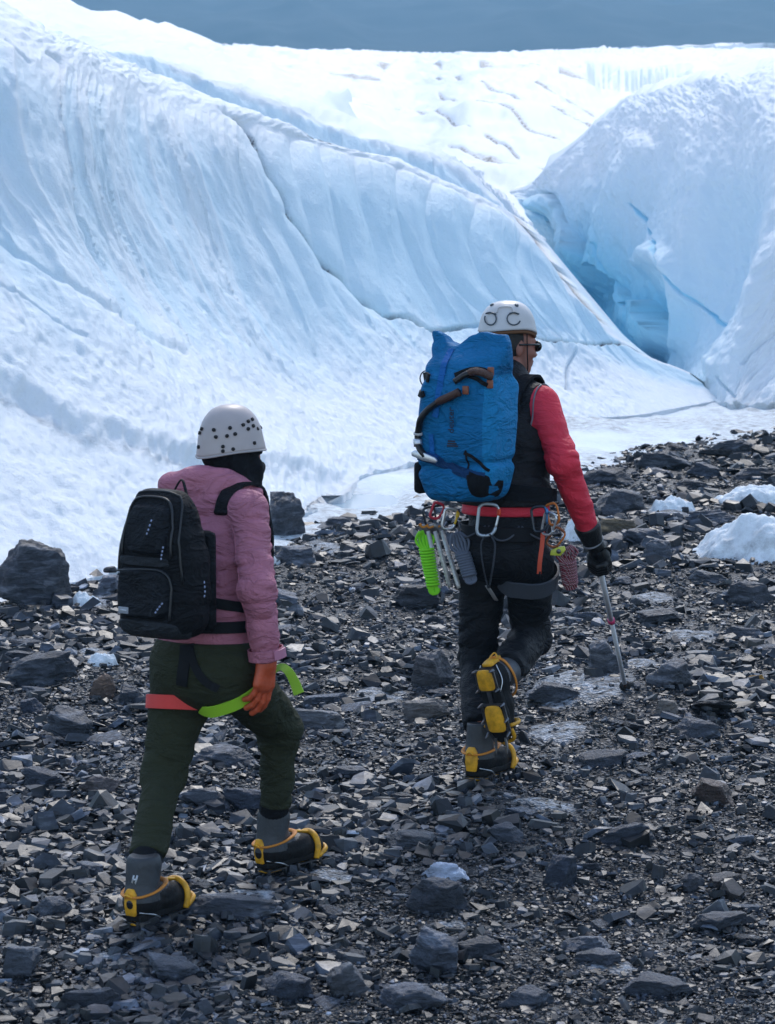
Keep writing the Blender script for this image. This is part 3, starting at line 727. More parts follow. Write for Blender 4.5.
def glacier_plain():
    sk_ = [(-260,30),(-100,34),(40,40),(103,39),(145,43),(200,46),(270,50),(340,52),(400,53),(480,54),(540,52),(590,50),(640,48),(700,46),(775,44),(900,40),(1100,40)]
    base = [(-260,120),(-100,120),(40,110),(103,110),(145,120),(200,130),(270,150),(340,165),(400,185),(480,215),(540,238),(590,245),(640,245),(700,245),(775,240),(900,240),(1100,240)]
    base = [(x, y if x < 470 or x > 730 else 345) for x, y in base]
    edge = [np.interp(x, [400, 470, 520, 545, 590, 640, 740], [175, 196, 200, 206, 226, 240, 235]) if 400 <= x <= 740 else y-12 for x, y in base]
    cols = [[s_, (s_[0], s_[1]*.78+e_*.22), (s_[0]*.8+b_[0]*.2, e_), b_] for s_, b_, e_ in zip(sk_, base, edge)]
    nu, nv = 560, 320
    W, px, py = loft(cols, [[4.4, 4.7, 7, 12] if b_[1] < 300 else [4.4, 4.8, 10, 58] for b_ in base], [38.5 if b_[1] < 300 else 35.2 for b_ in base], nu, nv, [(2, 0)]*17, nb=20, step=8, turn=3)
    nb = 20; n = normals(W)
    PX = np.concatenate([np.repeat(px[:, :1], nb, 1), px], 1); PY = np.concatenate([np.repeat(py[:, :1], nb, 1)-1000, py], 1)
    X, Y = W[..., 0], W[..., 1]
    D = .14*fbm2(X/3, Y/6, 81)+.05*fbm2(X/.5, Y/1.4, 82)+.10*noise2(X/1.6+Y/9, Y/2.2, 84)
    gr = 0*D
    for L_, w_, d_ in (([(450,146),(480,150),(505,156),(530,162),(556,168)], .9, .22), ([(480,150),(510,154),(556,165)], .7, .16),
                       ([(430,76),(470,84),(510,96),(550,110),(587,126)], .8, .2), ([(520,84),(560,97),(594,112)], .7, .18),
                       ([(486,129),(503,137),(518,148)], 1.2, .22), ([(560,74),(580,78),(598,82)], .8, .3), ([(385,69),(410,71)], .7, .2),
                       ([(330,72),(352,76),(380,80)], .9, .2), ([(275,82),(300,90),(340,93)], 2, .15), ([(600,132),(575,122)], .8, .1), ([(360,100),(420,110),(470,124)], .8, .16), ([(300,60),(360,64),(440,66)], .7, .3), ([(440,96),(500,110),(560,134)], .7, .14), ([(480,64),(540,68),(580,66)], .7, .3), ([(250,72),(310,80),(370,96)], .8, .14)):
        d = poly_dist(PX, PY, smooth_line(L_, 30)); D -= .28*d_*np.exp(-(d/w_)**2); gr += 2.4*np.exp(-(d/(w_*.8))**2)  # shallow grooves; gr paints the crevasse shade as dark colour
    ys = np.interp(PX, [585, 620, 660, 690], [63, 68, 70, 70])
    on = sst(585, 600, PX)*(1-sst(665, 700, PX)); D -= on*.5*sst(0, 1, (PY-(ys-5))/6)*(1-sst(4, 30, PY-ys))*(1+.3*noise2(PX/2.5, 0*PX, 83))
    W = W+np.array([0, 0, 1.0])*D[..., None]
    o = build('glacier_plain', (W.reshape(-1, 3), grid_faces(nu, W.shape[1])), M_ICE, origin=(0, 60, 0))
    add_attr(o, 'blue', .15*on*np.exp(-((PY-ys)/5)**2)+.75*sst(205, 290, PY)*sst(480, 530, PX)); add_attr(o, 'dirt_shade', np.clip(gr, 0, 2.2))
    tag(o, 'broad white glacier surface stretching back to the mountain', 'glacier', kind='structure')
glacier_plain()

def slush():
    # frozen wash plain between the stones and the ice
    x = np.linspace(-14, 18, 420); y = np.linspace(11, 34, 460); X, Y = np.meshgrid(x, y, indexing='ij')
    pc = plane_at(356, 494); Z = SLOPE*Y-.015-.080*np.exp(-((X-pc[0])/.38)**2-((Y-pc[1])/.55)**2)+.03*fbm2(X*.8, Y*.5, 91)+.016*fbm2(X*5, Y*2.2, 92, 3)+.012*np.abs(noise2(X*8, Y*5, 93))
    Z = Z-.5*(1-sst(-1.6, -.5, Y-yedge(X)))
    px, py = pix(np.stack([X, Y, Z], -1))
    dirt_shade = .74+.42*fbm2(X*1.2, Y*.45, 94)+.38*noise2(X*7, Y*2, 95)
    dirt_shade = dirt_shade-.9*np.exp(-((px-590)/75)**2-((py-442)/12)**2)-.6*np.exp(-((px-380)/50)**2-((py-482)/12)**2)+.35*sst(680, 760, px)+.25*np.exp(-((py-424)/5)**2)
    o = build('frozen_ground', (np.stack([X, Y, Z], -1).reshape(-1, 3), grid_faces(len(x), len(y))), M_ICE, origin=(0, 20, 0))
    add_attr(o, 'blue', .12+0*X); add_attr(o, 'dirt_shade', np.clip(dirt_shade, 0, .85))
    tag(o, 'dirty frozen flat with thin snow beyond the edge of the stones', 'ground', kind='structure')
    # shallow melt pool
    c = plane_at(356, 494); a = np.linspace(0, 2*np.pi, 60, endpoint=False)
    r = 1+.25*np.array([float(fbm2(math.cos(t)*1.5+4, math.sin(t)*1.5, 96)) for t in a])
    V = [(c[0], c[1], float(SLOPE*c[1])-.058)]+[(c[0]+.32*r[i]*math.cos(t), c[1]+.46*r[i]*math.sin(t), float(SLOPE*(c[1]+.46*r[i]*math.sin(t)))-.058) for i, t in enumerate(a)]
    Fc = [(0, 1+i, 1+(i+1) % 60) for i in range(60)]
    o = build('water', (np.array(V), Fc), mat('melt_water', (.42, .52, .58), .06, spec=.6), origin=c)
    tag(o, 'shallow still meltwater pool at the foot of the ice', 'water', kind='structure')
slush()

def mountain():
    x = np.linspace(-1300, 1300, 300); y = np.linspace(1400, 3000, 260); X, Y = np.meshgrid(x, y, indexing='ij')
    t = (Y-1400)/1600
    Z = 40+300*t+22*fbm2(X/420, Y/500, 101, 5)+7*ridged(noise2(X/60+Y/300, Y/220, 102))+4*fbm2(X/32, Y/70, 103, 4)
    m = bpy.data.materials.new('far_mountainside'); m.use_nodes = True; nt = m.node_tree; N = nt.nodes; L = nt.links; b = N['Principled BSDF']
    tc = N.new('ShaderNodeTexCoord'); mp = N.new('ShaderNodeMapping'); mp.inputs['Scale'].default_value = (.012, .03, .06); L.new(tc.outputs['Object'], mp.inputs[0])
    n = N.new('ShaderNodeTexNoise'); n.inputs['Scale'].default_value = 1; n.inputs['Detail'].default_value = 8; n.inputs['Roughness'].default_value = .62; L.new(mp.outputs[0], n.inputs['Vector'])
    r = N.new('ShaderNodeValToRGB'); r.color_ramp.elements[0].position = .3; r.color_ramp.elements[0].color = (.035, .04, .045, 1); r.color_ramp.elements[1].position = .75; r.color_ramp.elements[1].color = (.13, .135, .14, 1)
    L.new(n.outputs['Fac'], r.inputs[0]); L.new(r.outputs[0], b.inputs['Base Color']); b.inputs['Roughness'].default_value = .9; b.inputs['Specular IOR Level'].default_value = .1
    o = build('mountain', (np.stack([X, Y, Z], -1).reshape(-1, 3), grid_faces(len(x), len(y))), m, origin=(0, 1400, 0))
    tag(o, 'dark blue mountainside filling the view beyond the glacier', 'mountain', kind='structure')
mountain()

def haze():
    v = np.array([(x, y, z) for x in (-1350, 1350) for y in (-40, 3050) for z in (-4, 400)], float)
    f = [(0, 1, 3, 2), (4, 6, 7, 5), (0, 4, 5, 1), (2, 3, 7, 6), (0, 2, 6, 4), (1, 5, 7, 3)]
    m = bpy.data.materials.new('valley_air'); m.use_nodes = True; nt = m.node_tree; nt.nodes.remove(nt.nodes['Principled BSDF'])
    p = nt.nodes.new('ShaderNodeVolumePrincipled'); p.inputs['Color'].default_value = (.37, .71, 1, 1); p.inputs['Density'].default_value = .00060; p.inputs['Anisotropy'].default_value = .1
    nt.links.new(p.outputs[0], nt.nodes['Material Output'].inputs['Volume'])
    o = build('haze', (v, f), m, origin=(0, 0, 0), smooth=False); tag(o, 'thin blue haze of the valley air', 'haze', kind='stuff')
haze()
# ================================================================ stones
def rock_shape(seed, dims, ncut=9, rough=.05, n=4, flatness=1.0, tilt=(0, 0, 0), bedding=.03):
    """an angular block: a cut polytope with slightly rounded arrises, bedding steps and pitting"""
    rg = np.random.default_rng(seed); d, f = ico(n); dims = np.asarray(dims, float)/2
    nr = [unit((rg.normal(0, .16), rg.normal(0, .16), 1)), (0, 0, -1.0)]; off = [rg.uniform(.8, 1.0), 1]
    if rg.random() < .6: nr.append(unit((rg.normal(0, .5), rg.normal(0, .5), 1))); off.append(rg.uniform(.8, .98))
    k = int(rg.integers(4, 7)); a0 = rg.uniform(0, 6.28)
    for i in range(k):
        az = a0+(i+rg.uniform(-.28, .28))*2*math.pi/k
        nr.append(unit((math.cos(az), math.sin(az), rg.uniform(-.12, .55)))); off.append(rg.uniform(.66, 1.0))
    for _ in range(ncut):
        q = unit(rg.normal(0, 1, 3)*np.array([1, 1, .8])); nr.append(q); off.append(rg.uniform(.84, 1.2))
    r = np.full(len(d), 9.0); acc = 0
    for q, o in zip(nr, off):
        c = d @ np.array(q); rr = np.where(c > .05, o/np.maximum(c, .05), 9.0)
        acc = acc+np.exp(-rr*60)
    r = -np.log(acc)/60
    v = d*r[:, None]
    v = v*(1+rough*fbm3(v[:, 0]*2.2, v[:, 1]*2.2, v[:, 2]*2.2, seed % 97, 5, .62))[:, None]
    if bedding:
        z = v[:, 2]*3.2+.5*v[:, 0]*rg.normal()+.3*noise3(v[:, 0], v[:, 1], v[:, 2], seed % 89)
        st = noise2(z*2.0, 0*z+seed % 31, 7)
        v = v*(1+np.stack([bedding*st, bedding*st, 0*st], 1))
    ext = np.abs(v).max(0); v = v/ext*dims
    rx, ry, rz = tilt
    M = np.array(Matrix.Rotation(R(rz), 3, 'Z') @ Matrix.Rotation(R(rx), 3, 'X') @ Matrix.Rotation(R(ry), 3, 'Y'))
    return v @ M.T, f
ROCKS = []       # footprint of every stone, so that gravel stays out of them
def put_rock(px, py, wpx, hpx, label, seed, tint=(1, 1, 1), tilt=(0, 0, 0), depth=None, ncut=8, name='rock', sink=.22, n=5, group=None, cat='rock', rough=.085, yaw=None):
    """px, py: middle of the stone's lower edge in the photo; wpx, hpx its seen size"""
    c = ground_at(px, py); sc = (c[1]*CP+(CZ-c[2])*SP)/FPX
    wm, hm = wpx*sc, hpx*sc
    dp = depth*wm if depth else wm*.75
    # the seen height is part top, part side (the view dips a little)
    hh = max(.25*hm, hm-.20*dp)
    h = hh*(1+sink)
    v, f = rock_shape(seed, (wm*1.04, dp, h), ncut, rough, n, tilt=(tilt[0], tilt[1], tilt[2] if yaw is None else yaw))
    ctr = np.array([c[0], c[1]+dp*.42, 0]); base = max(float(gz(ctr[0], ctr[1])), SLOPE*ctr[1]-.04)
    v = v-np.array([0, 0, v[:, 2].min()]); v = v+np.array([ctr[0], ctr[1], base-sink*h*.8])
    o = build(name, (v, f), M_ROCK); o.color = (*[q*1.45 for q in tint], 1)
    tag(o, label, cat, group); ROCKS.append((ctr[0], ctr[1], wm*.42, dp*.38))
    return o
DK = (.55, .57, .62); GR = (1.25, 1.26, 1.3); LT = (2.1, 2.1, 2.15); BR = (2.9, 1.75, 1.1); TN = (2.9, 2.3, 1.75); BL = (.8, .9, 1.1); VD = (.38, .38, .4)
named = [
 (34, 607, 84, 72, 'largest dark layered boulder standing against the ice at the left edge', 1, (.95, .95, .97), (8, 12, 20), .8, 5),
 (107, 596, 40, 24, 'pale flat slab beside the big layered boulder with a small stone on it', 2, LT, (0, 4, 10), .8, 4),
 (281, 536, 52, 56, 'upright grey boulder at the ice foot just behind the pink jacket', 3, (1.0, 1.0, 1.02), (4, -6, 30), .9, 6),
 (338, 528, 38, 15, 'flat grey stone alone at the edge of the meltwater pool', 4, (1.2, 1.2, 1.25), (0, -4, 10), .7, 6),
 (297, 566, 50, 26, 'grey slab just below the boulder behind the pink jacket', 5, GR, (6, 5, -15), .9, 4),
 (281, 604, 36, 18, 'smooth pale wedge of rock right beside the pink sleeve', 6, LT, (0, 8, 0), .8, 4),
 (42, 686, 92, 36, 'long dark slab split by a pale seam, below the big layered boulder', 7, (.75, .78, .82), (5, -6, 8), .5, 5),
 (103, 700, 32, 31, 'brown squarish block left of the olive trousers', 8, BR, (5, 8, 20), .8, 3),
 (70, 741, 55, 30, 'striped grey rock left of the red leg strap', 9, (1.1, 1.12, 1.15), (8, 16, -20), .6, 6),
 (27, 715, 42, 20, 'blue-grey block near the left edge between long slab and striped rock', 10, BL, (0, 5, 0), .7, 3),
 (226, 768, 74, 28, 'wide flat slab seen between the legs in olive trousers', 11, (1.15, 1.18, 1.25), (3, 3, 4), .6, 3),
 (104, 796, 52, 22, 'flat brownish slab just left of the knee in olive trousers', 12, (2.1, 1.55, 1.25), (0, 9, 0), .6, 4),
 (420, 610, 54, 34, 'nearly black humped rock under the hanging green cord', 13, VD, (0, 0, 20), .8, 7),
 (432, 690, 46, 46, 'big brownish-grey rock close behind the planted boot leg of the red-sleeved hiker', 14, (1.35, 1.2, 1.1), (6, -8, 15), .8, 5),
 (424, 722, 50, 25, 'tan slab in front of the big brownish-grey rock', 15, TN, (4, -10, 0), .6, 4),
 (322, 730, 62, 24, 'pale tan slab crossed by a white vein right of the bent knee', 16, (2.4, 2.2, 2.0), (0, 3, 5), .5, 4),
 (243, 813, 46, 26, 'blue-grey block between the two green trouser legs', 17, BL, (3, 8, -12), .6, 3),
 (205, 812, 60, 22, 'narrow tilted grey slab beside the blue-grey block between the legs', 18, GR, (0, 12, -8), .4, 4),
 (236, 920, 106, 26, 'long pointed slab in front of the left boot and its crampon', 19, (1.3, 1.3, 1.34), (6, 6, 3), .38, 3),
 (563, 888, 45, 40, 'dark cube-like block standing alone in the gravel', 20, (.6, .68, .82), (4, 3, 8), .8, 2),
 (627, 848, 66, 23, 'long dark wedge lying above and right of the dark cube', 21, (.7, .76, .86), (0, -8, -6), .35, 4),
 (440, 915, 64, 38, 'dark wedge-shaped slab leaning below the white quartz rock', 22, (.75, .77, .82), (14, 10, -12), .6, 3),
 (446, 884, 52, 26, 'white quartz rock with dark streaks among dark stones', 23, (9.5, 9.3, 9.0), (0, 0, 0), .7, 8),
 (410, 1014, 86, 32, 'broad grey slab at the very bottom below the tilted grey plate', 24, (1.4, 1.45, 1.55), (8, -3, 4), .6, 3),
 (436, 975, 54, 42, 'grey plate tilted up above the broad bottom slab', 25, (1.45, 1.5, 1.6), (28, 14, -24), .8, 3),
 (18, 980, 42, 36, 'pointed pale grey rock at the left edge near the bottom', 26, (1.5, 1.5, 1.5), (0, 10, 20), .8, 5),
 (345, 1000, 42, 42, 'rough grey rock with a pale face left of the broad bottom slab', 27, (1.7, 1.6, 1.5), (10, -20, 10), .8, 7),
 (290, 1005, 58, 36, 'smooth dark wedge left of the rough pale-faced rock', 28, (.85, .92, 1.05), (5, 18, 0), .8, 4),
 (478, 962, 52, 26, 'dark flat stone right of the tilted grey plate', 29, DK, (6, 6, 10), .6, 5),
 (622, 516, 64, 34, 'large dark smooth rock just behind the red sleeve', 30, (.78, .8, .84), (4, 6, 8), .8, 5),
 (616, 537, 44, 24, 'brown rounded rock above the black glove', 31, (2.0, 1.35, .65), (0, 4, 0), .8, 7),
 (612, 487, 66, 26, 'dark rock ridge at the edge of the frozen flat right of the elbow', 32, DK, (0, 0, 6), .6, 6),
 (705, 478, 34, 20, 'bluish dark rock near the top of the stone field', 33, (.6, .68, .8), (0, 8, 0), .8, 5),
 (694, 490, 44, 12, 'long low dark slab under the bluish dark rock', 34, DK, (0, 3, 0), .5, 5),
 (756, 480, 58, 18, 'dark flat rock on the right edge above the snow', 35, DK, (0, -4, 0), .6, 5),
 (710, 525, 54, 20, 'grey plate lying against the left side of the snow hump', 36, (1.35, 1.35, 1.4), (0, -4, 0), .7, 4),
 (752, 608, 60, 32, 'rough frosted rock below the snow hump at the right edge', 37, (.8, .8, .82), (0, 5, 10), .6, 8),
 (660, 562, 34, 26, 'mid-grey rounded rock right of the black glove', 38, (1.3, 1.3, 1.32), (4, 10, 0), .8, 7),
 (674, 690, 58, 36, 'grey pyramid-like rock right of the pole tip', 39, (1.25, 1.22, 1.2), (10, 14, 20), .8, 4),
 (604, 676, 40, 40, 'pale cracked rock just left of the pole', 40, (1.5, 1.45, 1.4), (8, -14, 0), .7, 6),
 (556, 706, 62, 24, 'flat dark slab between the raised boot and the pole tip', 41, (.95, .97, 1.02), (4, 5, -6), .6, 5),
 (757, 686, 24, 15, 'small orange-yellow stone, the only one of that colour', 42, (7.5, 3.2, .30), (0, 0, 0), .8, 7),
 (716, 806, 44, 26, 'dark brown rock toward the right edge below the orange stone', 43, (1.25, .75, .52), (6, 12, 0), .7, 6),
 (668, 716, 28, 18, 'tan stone below the pyramid-like rock', 44, (3.0, 2.3, 1.6), (0, -8, 0), .8, 5),
 (585, 955, 54, 22, 'pale flat stone topping a small pile near the bottom', 45, (1.75, 1.75, 1.8), (0, -6, 0), .7, 4),
 (600, 968, 48, 20, 'second flat stone under the pale one in the small pile', 46, (1.2, 1.2, 1.25), (0, -4, 10), .7, 4),
 (404, 806, 40, 16, 'small dark lens-shaped rock midway between the two hikers', 47, (.62, .62, .64), (0, 6, 0), .7, 6),
 (412, 852, 56, 22, 'low grey rock above the white quartz rock', 48, (1.15, 1.12, 1.1), (3, 6, 0), .7, 5),
 (690, 894, 34, 24, 'smooth brownish cobble right of the dark cube block', 49, (1.25, 1.15, 1.1), (0, 8, 0), .9, 9),
 (745, 846, 28, 12, 'thin pale plate near the right edge', 50, (2.0, 2.05, 2.15), (0, -6, 0), .7, 4),
 (88, 880, 30, 20, 'small pale diamond-shaped stone left of the front boot', 51, (1.7, 1.75, 1.8), (14, 10, 30), .9, 3),
 (55, 920, 46, 24, 'grey slab lying left of the crampon heel clip', 52, (1.4, 1.45, 1.5), (8, 14, -10), .7, 4),
 (262, 878, 34, 10, 'thin stone right under the uphill boot', 53, (1.1, 1.1, 1.15), (0, 3, 0), .8, 4),
 (338, 866, 34, 14, 'grey stone by the toe of the uphill boot', 54, (1.2, 1.2, 1.22), (0, 4, 0), .8, 5),
 (745, 640, 44, 16, 'grey slab near the right edge midway up the stones', 55, (1.1, 1.1, 1.14), (0, 4, 0), .7, 5),
 (660, 625, 50, 18, 'dark slab right of the pole with the pink collar', 56, (.7, .7, .74), (0, -6, 0), .7, 5),
 (18, 664, 40, 18, 'dark grey block at the left edge over the long slab', 57, (.8, .82, .86), (0, 6, 0), .7, 5),
 (130, 706, 36, 26, 'dark block touching the left olive leg', 58, (.8, .84, .9), (0, 6, 10), .7, 3),
 (668, 470, 60, 22, 'broad dark slab on the skyline of the stones above the snow wedge', 61, (.75, .78, .82), (0, 5, 0), .6, 4),
 (735, 452, 50, 16, 'flat grey slab on the skyline of the stones near the right edge', 62, (.9, .92, .96), (0, -4, 0), .6, 4),
 (645, 545, 44, 20, 'grey-blue slab between the brown rock and the mid-grey rounded rock', 63, (1.0, 1.05, 1.15), (6, 6, 0), .7, 4),
 (712, 585, 50, 18, 'flat stone directly below the tall white snow hump', 64, (.85, .87, .9), (0, 5, 0), .7, 4),
 (700, 740, 60, 22, 'long grey slab between the tan stone and the dark brown rock', 65, (1.1, 1.12, 1.18), (5, 8, 5), .5, 4),
 (600, 770, 64, 20, 'flat slab lying below the pole tip halfway to the dark cube', 66, (.9, .93, 1.0), (5, -7, 6), .5, 4),
 (350, 780, 52, 18, 'flat grey slab midway between the uphill boot and the tan slab', 67, (1.15, 1.17, 1.22), (4, 6, 3), .6, 4),
 (40, 790, 66, 22, 'low blue-grey slab at the left edge above the pale diamond stone', 68, (.95, 1.0, 1.1), (6, 7, -8), .5, 4),
 (505, 845, 56, 20, 'flat slab left of the dark cube', 69, (1.05, 1.07, 1.12), (5, 6, 0), .6, 4),
 (720, 935, 70, 24, 'flat dark slab near the right edge low down', 70, (.8, .84, .92), (6, -6, 5), .5, 4),
 (660, 1000, 80, 26, 'wide slab at the very bottom right', 71, (1.05, 1.08, 1.15), (6, 5, -4), .5, 4),
 (170, 985, 74, 26, 'broad slate plate near the bottom left of the pointed wedge', 72, (1.0, 1.04, 1.12), (8, 6, 6), .6, 4),
 (90, 1018, 70, 30, 'dark slab cut by the bottom edge at the left', 73, (.7, .73, .8), (6, -8, 0), .6, 4),
 (530, 1012, 62, 26, 'grey slab at the bottom right of the broad bottom slab', 74, (1.3, 1.33, 1.4), (10, 8, 4), .6, 4),
]
for (px, py, wp, hp, lab, sd_, tint, tilt, dp, nc) in named:
    put_rock(px, py, wp, hp, lab, 1000+sd_*7, tint, tilt, dp, nc)
# the small stone lying on the pale slab
def stone_on_slab():
    c = ground_at(108, 590); v, f = rock_shape(515, (.085, .07, .04), 8, .05, 3)
    o = build('rock', (v+np.array([c[0]+.01, c[1]+.07, c[2]+.105]), f), M_ROCK); o.color = (1.0, .95, .95, 1)
    tag(o, 'small rounded stone lying on top of the pale flat slab', 'rock')
stone_on_slab()

# ---- snow humps between the stones
M_SNOW = ice_mat('old_snow', .6, .5)
def snow_hump(px, py, wpx, hpx, label, seed, dirtv=.2):
    c = ground_at(px, py); sc = (c[1]*CP+(CZ-c[2])*SP)/FPX; rx, h = wpx*sc/2, hpx*sc; ry = rx*.9
    n = 70; u = np.linspace(-1.15, 1.15, n); U, V = np.meshgrid(u, u, indexing='ij')
    rr = np.maximum(0, np.sqrt(U**2+V**2)+.16*fbm2(U*1.6+seed, V*1.6, seed)); z = h*np.clip(1-rr**2.3, -.3, 1)*(1+.22*fbm2(U*2.2+9, V*2.2, seed+2))
    z = z+.10*h*fbm2(U*4, V*5, seed+3)+.035*h*noise2(U*16, V*18, seed+5)
    X = c[0]+U*rx; Y = c[1]+ry*.8+V*ry
    Z = gz(X, Y)+z-.02
    o = build('snow_patch', (np.stack([X, Y, Z], -1).reshape(-1, 3), grid_faces(n, n)), M_SNOW)
    add_attr(o, 'blue', .05+0*X); add_attr(o, 'dirt_shade', np.clip(dirtv+.5*sst(.5, 1, rr)+.3*noise2(U*8, V*8, seed), 0, .8))
    tag(o, label, 'snow'); ROCKS.append((c[0], c[1]+ry*.8, rx*.8, ry*.8))
snow_hump(768, 562, 150, 40, 'tall white snow hump at the right edge of the stones', 3)
snow_hump(757, 508, 96, 20, 'lower snow patch behind the tall white hump', 5, .25)
snow_hump(674, 513, 52, 16, 'small snow wedge between dark rocks right of the red sleeve', 7, .3)
snow_hump(585, 540, 44, 22, 'small snow patch half hidden behind the red forearm', 9, .3)
snow_hump(82, 608, 40, 16, 'thin snow lens below the pale flat slab at the boulder', 11, .35)
snow_hump(100, 668, 38, 14, 'snow scrap beside the brown squarish block', 13, .35)
snow_hump(268, 566, 24, 18, 'snow scrap beside the pink sleeve under the upright boulder', 15, .3)

# ---- medium stones: copies of a few shapes, each an object of its own
rg = np.random.default_rng(77)
protos = [rock_shape(300+i, (1, rg.uniform(.5, .95), rg.uniform(.11, .28)), 4, .06, 4, bedding=.04) for i in range(18)]
proto_me = [mesh_data('rock', v, f) for v, f in protos]
for me in proto_me: me.materials.append(M_ROCK)
zones = [('dark', (.45, .7), 'dark flat slate stone lying loose in the gravel'), ('grey', (.9, 1.35), 'mid-grey angular stone lying loose in the gravel'),
         ('pale', (1.6, 2.3), 'pale grey flat stone lying loose in the gravel'), ('brown', (1.0, 1.5), 'brownish stone lying loose in the gravel')]
HIK = [(plane_at(157, 925), .22), (plane_at(292, 875), .24), (plane_at(487, 780), .2)]
cnt = 0; tries = 0
while cnt < 218 and tries < 9000:
    tries += 1
    px = rg.uniform(-25, 800); py = 440+590*rg.random()**.85
    p = plane_at(px, py)
    if p[1] > yedge(p[0])-.15: continue
    wpx = float(np.clip(rg.lognormal(math.log(29), .38), 18, 70))*(1.0 if py > 560 else .85)
    sc = (p[1]*CP+1.8*SP)/FPX; wm = wpx*sc
    if any(((p[0]-a)/(b+wm*.5))**2+((p[1]-c_)/(d+wm*.4))**2 < 1 for a, c_, b, d in ROCKS): continue
    if any(np.hypot(p[0]-q[0], p[1]-q[1]) < r_+wm*.5 for q, r_ in HIK): continue
    k = int(rg.integers(len(protos))); zi = int(rg.choice(4, p=[.24, .40, .27, .09])); zn = zones[zi]
    t = rg.uniform(*zn[1])*1.4; tint = (t*1.0, t*1.02, t*1.08) if zi < 3 else (t*1.35, t*1.0, t*.78)
    o = bpy.data.objects.new('rock', proto_me[k]); COL.objects.link(o)
    o.scale = (wm, wm, wm*rg.uniform(.7, 1.15)); o.rotation_euler = (rg.normal(0, .16), rg.normal(0, .16), rg.uniform(0, 6.28))
    o.location = (p[0], p[1], float(gz(p[0], p[1]))+wm*.07); o.color = (*tint, 1); o['og'] = [float(q) for q in p]
    tag(o, zn[2], 'rock', 'loose '+zn[0]+' stones in the gravel'); ROCKS.append((p[0], p[1], wm*.36, wm*.3)); cnt += 1

# ---- gravel: tens of thousands of chips, one object
def make_gravel(N=104000):
    rg = np.random.default_rng(5)
    hull = []
    for i in range(26):
        bm = bmesh.new(); k = int(rg.integers(4, 7)); az = np.sort(rg.uniform(0, 6.283, k)+np.arange(k)*.01); az = (np.arange(k)+rg.uniform(-.36, .36, k))*6.283/k
        w_ = rg.uniform(.5, .95); t_ = rg.uniform(.07, .20) if i % 6 else rg.uniform(.3, .5); sl_ = rg.normal(0, .10, 2)
        for a in az:
            rr = rg.uniform(.7, 1.05); x_, y_ = rr*math.cos(a), rr*math.sin(a)*w_
            bm.verts.new((x_, y_, -t_)); q = rg.uniform(.68, .98); bm.verts.new((x_*q, y_*q, t_*(1+rg.normal(0, .15))+sl_[0]*x_+sl_[1]*y_))
        r = bmesh.ops.convex_hull(bm, input=bm.verts[:]); 
        bmesh.ops.delete(bm, geom=[g for g in bm.verts if not g.link_faces], context='VERTS')
        bmesh.ops.triangulate(bm, faces=bm.faces[:]); bm.verts.index_update()
        hull.append((np.array([p.co[:] for p in bm.verts]), np.array([[p.index for p in f.verts] for f in bm.faces]))); bm.free()
    px = rg.uniform(-150, 925, N); py = 425+620*rg.random(N)**.75
    p = plane_at(px, py); x, y = p[:, 0], p[:, 1]
    # a second set spread evenly over the ground
    n2 = N//4; y2 = rg.uniform(6.6, 24, n2); x2 = rg.uniform(-1, 1, n2)*(y2*.155+.3); x = np.concatenate([x, x2]); y = np.concatenate([y, y2])
    keep = (y < yedge(x)+.45*rg.random(len(x))**2) & (y > 6.2)
    keep &= ~((patch_mask(x, y) > .5) & (rg.random(len(x)) < .72))
    for a, c_, b, d in ROCKS[:82]: keep &= ~(((x-a)/b)**2+((y-c_)/d)**2 < .45)
    x, y = x[keep], y[keep]; n = len(x)
    cl = .5+.5*noise2(x*1.3, y*.8, 13)+.25*noise2(x*4, y*2.5, 14); big = rg.random(n) < np.clip(.03+.42*sst(.35, .8, cl), .03, .5)
    pxs = np.where(big, np.clip(rg.lognormal(math.log(15.0), .42, n), 6, 40), np.clip(rg.lognormal(math.log(4.6), .45, n), 2.2, 14))/2*1.05      # half-length in photo pixels
    s = np.clip(pxs*(y/FPX), .0035, .10)
    yaw = rg.uniform(0, 6.283, n); tx = rg.normal(0, .26, n); ty = rg.normal(0, .26, n)
    st = rg.random(n) < .08; tx[st] = rg.normal(0, .9, st.sum())
    z = gz(x, y)+s*.12+rg.random(n)*.014
    cy, sy, cx, sx, c2, s2 = np.cos(yaw), np.sin(yaw), np.cos(tx), np.sin(tx), np.cos(ty), np.sin(ty)
    M = np.empty((n, 3, 3))
    M[:, 0, 0] = cy*c2-sy*sx*s2; M[:, 0, 1] = -sy*cx; M[:, 0, 2] = cy*s2+sy*sx*c2
    M[:, 1, 0] = sy*c2+cy*sx*s2; M[:, 1, 1] = cy*cx; M[:, 1, 2] = sy*s2-cy*sx*c2
    M[:, 2, 0] = -cx*s2; M[:, 2, 1] = sx; M[:, 2, 2] = cx*c2
    kind = rg.integers(0, len(hull), n); V = []; T = []; base = 0
    for k, (hv, hf) in enumerate(hull):
        i = np.nonzero(kind == k)[0]
        vv = np.einsum('nij,vj->nvi', M[i], hv)*s[i][:, None, None]+np.stack([x[i], y[i], z[i]], 1)[:, None]
        V.append(vv.reshape(-1, 3)); T.append((hf[None]+(np.arange(len(i))*len(hv))[:, None, None]+base).reshape(-1, 3)); base += len(i)*len(hv)
    o = build('gravel', (np.vstack(V), np.vstack(T)), M_CHIP, origin=(0, 10, 0), smooth=False)
    tag(o, 'loose dark slate chips covering the moraine', 'gravel', kind='stuff'); print('chips', n)
make_gravel()
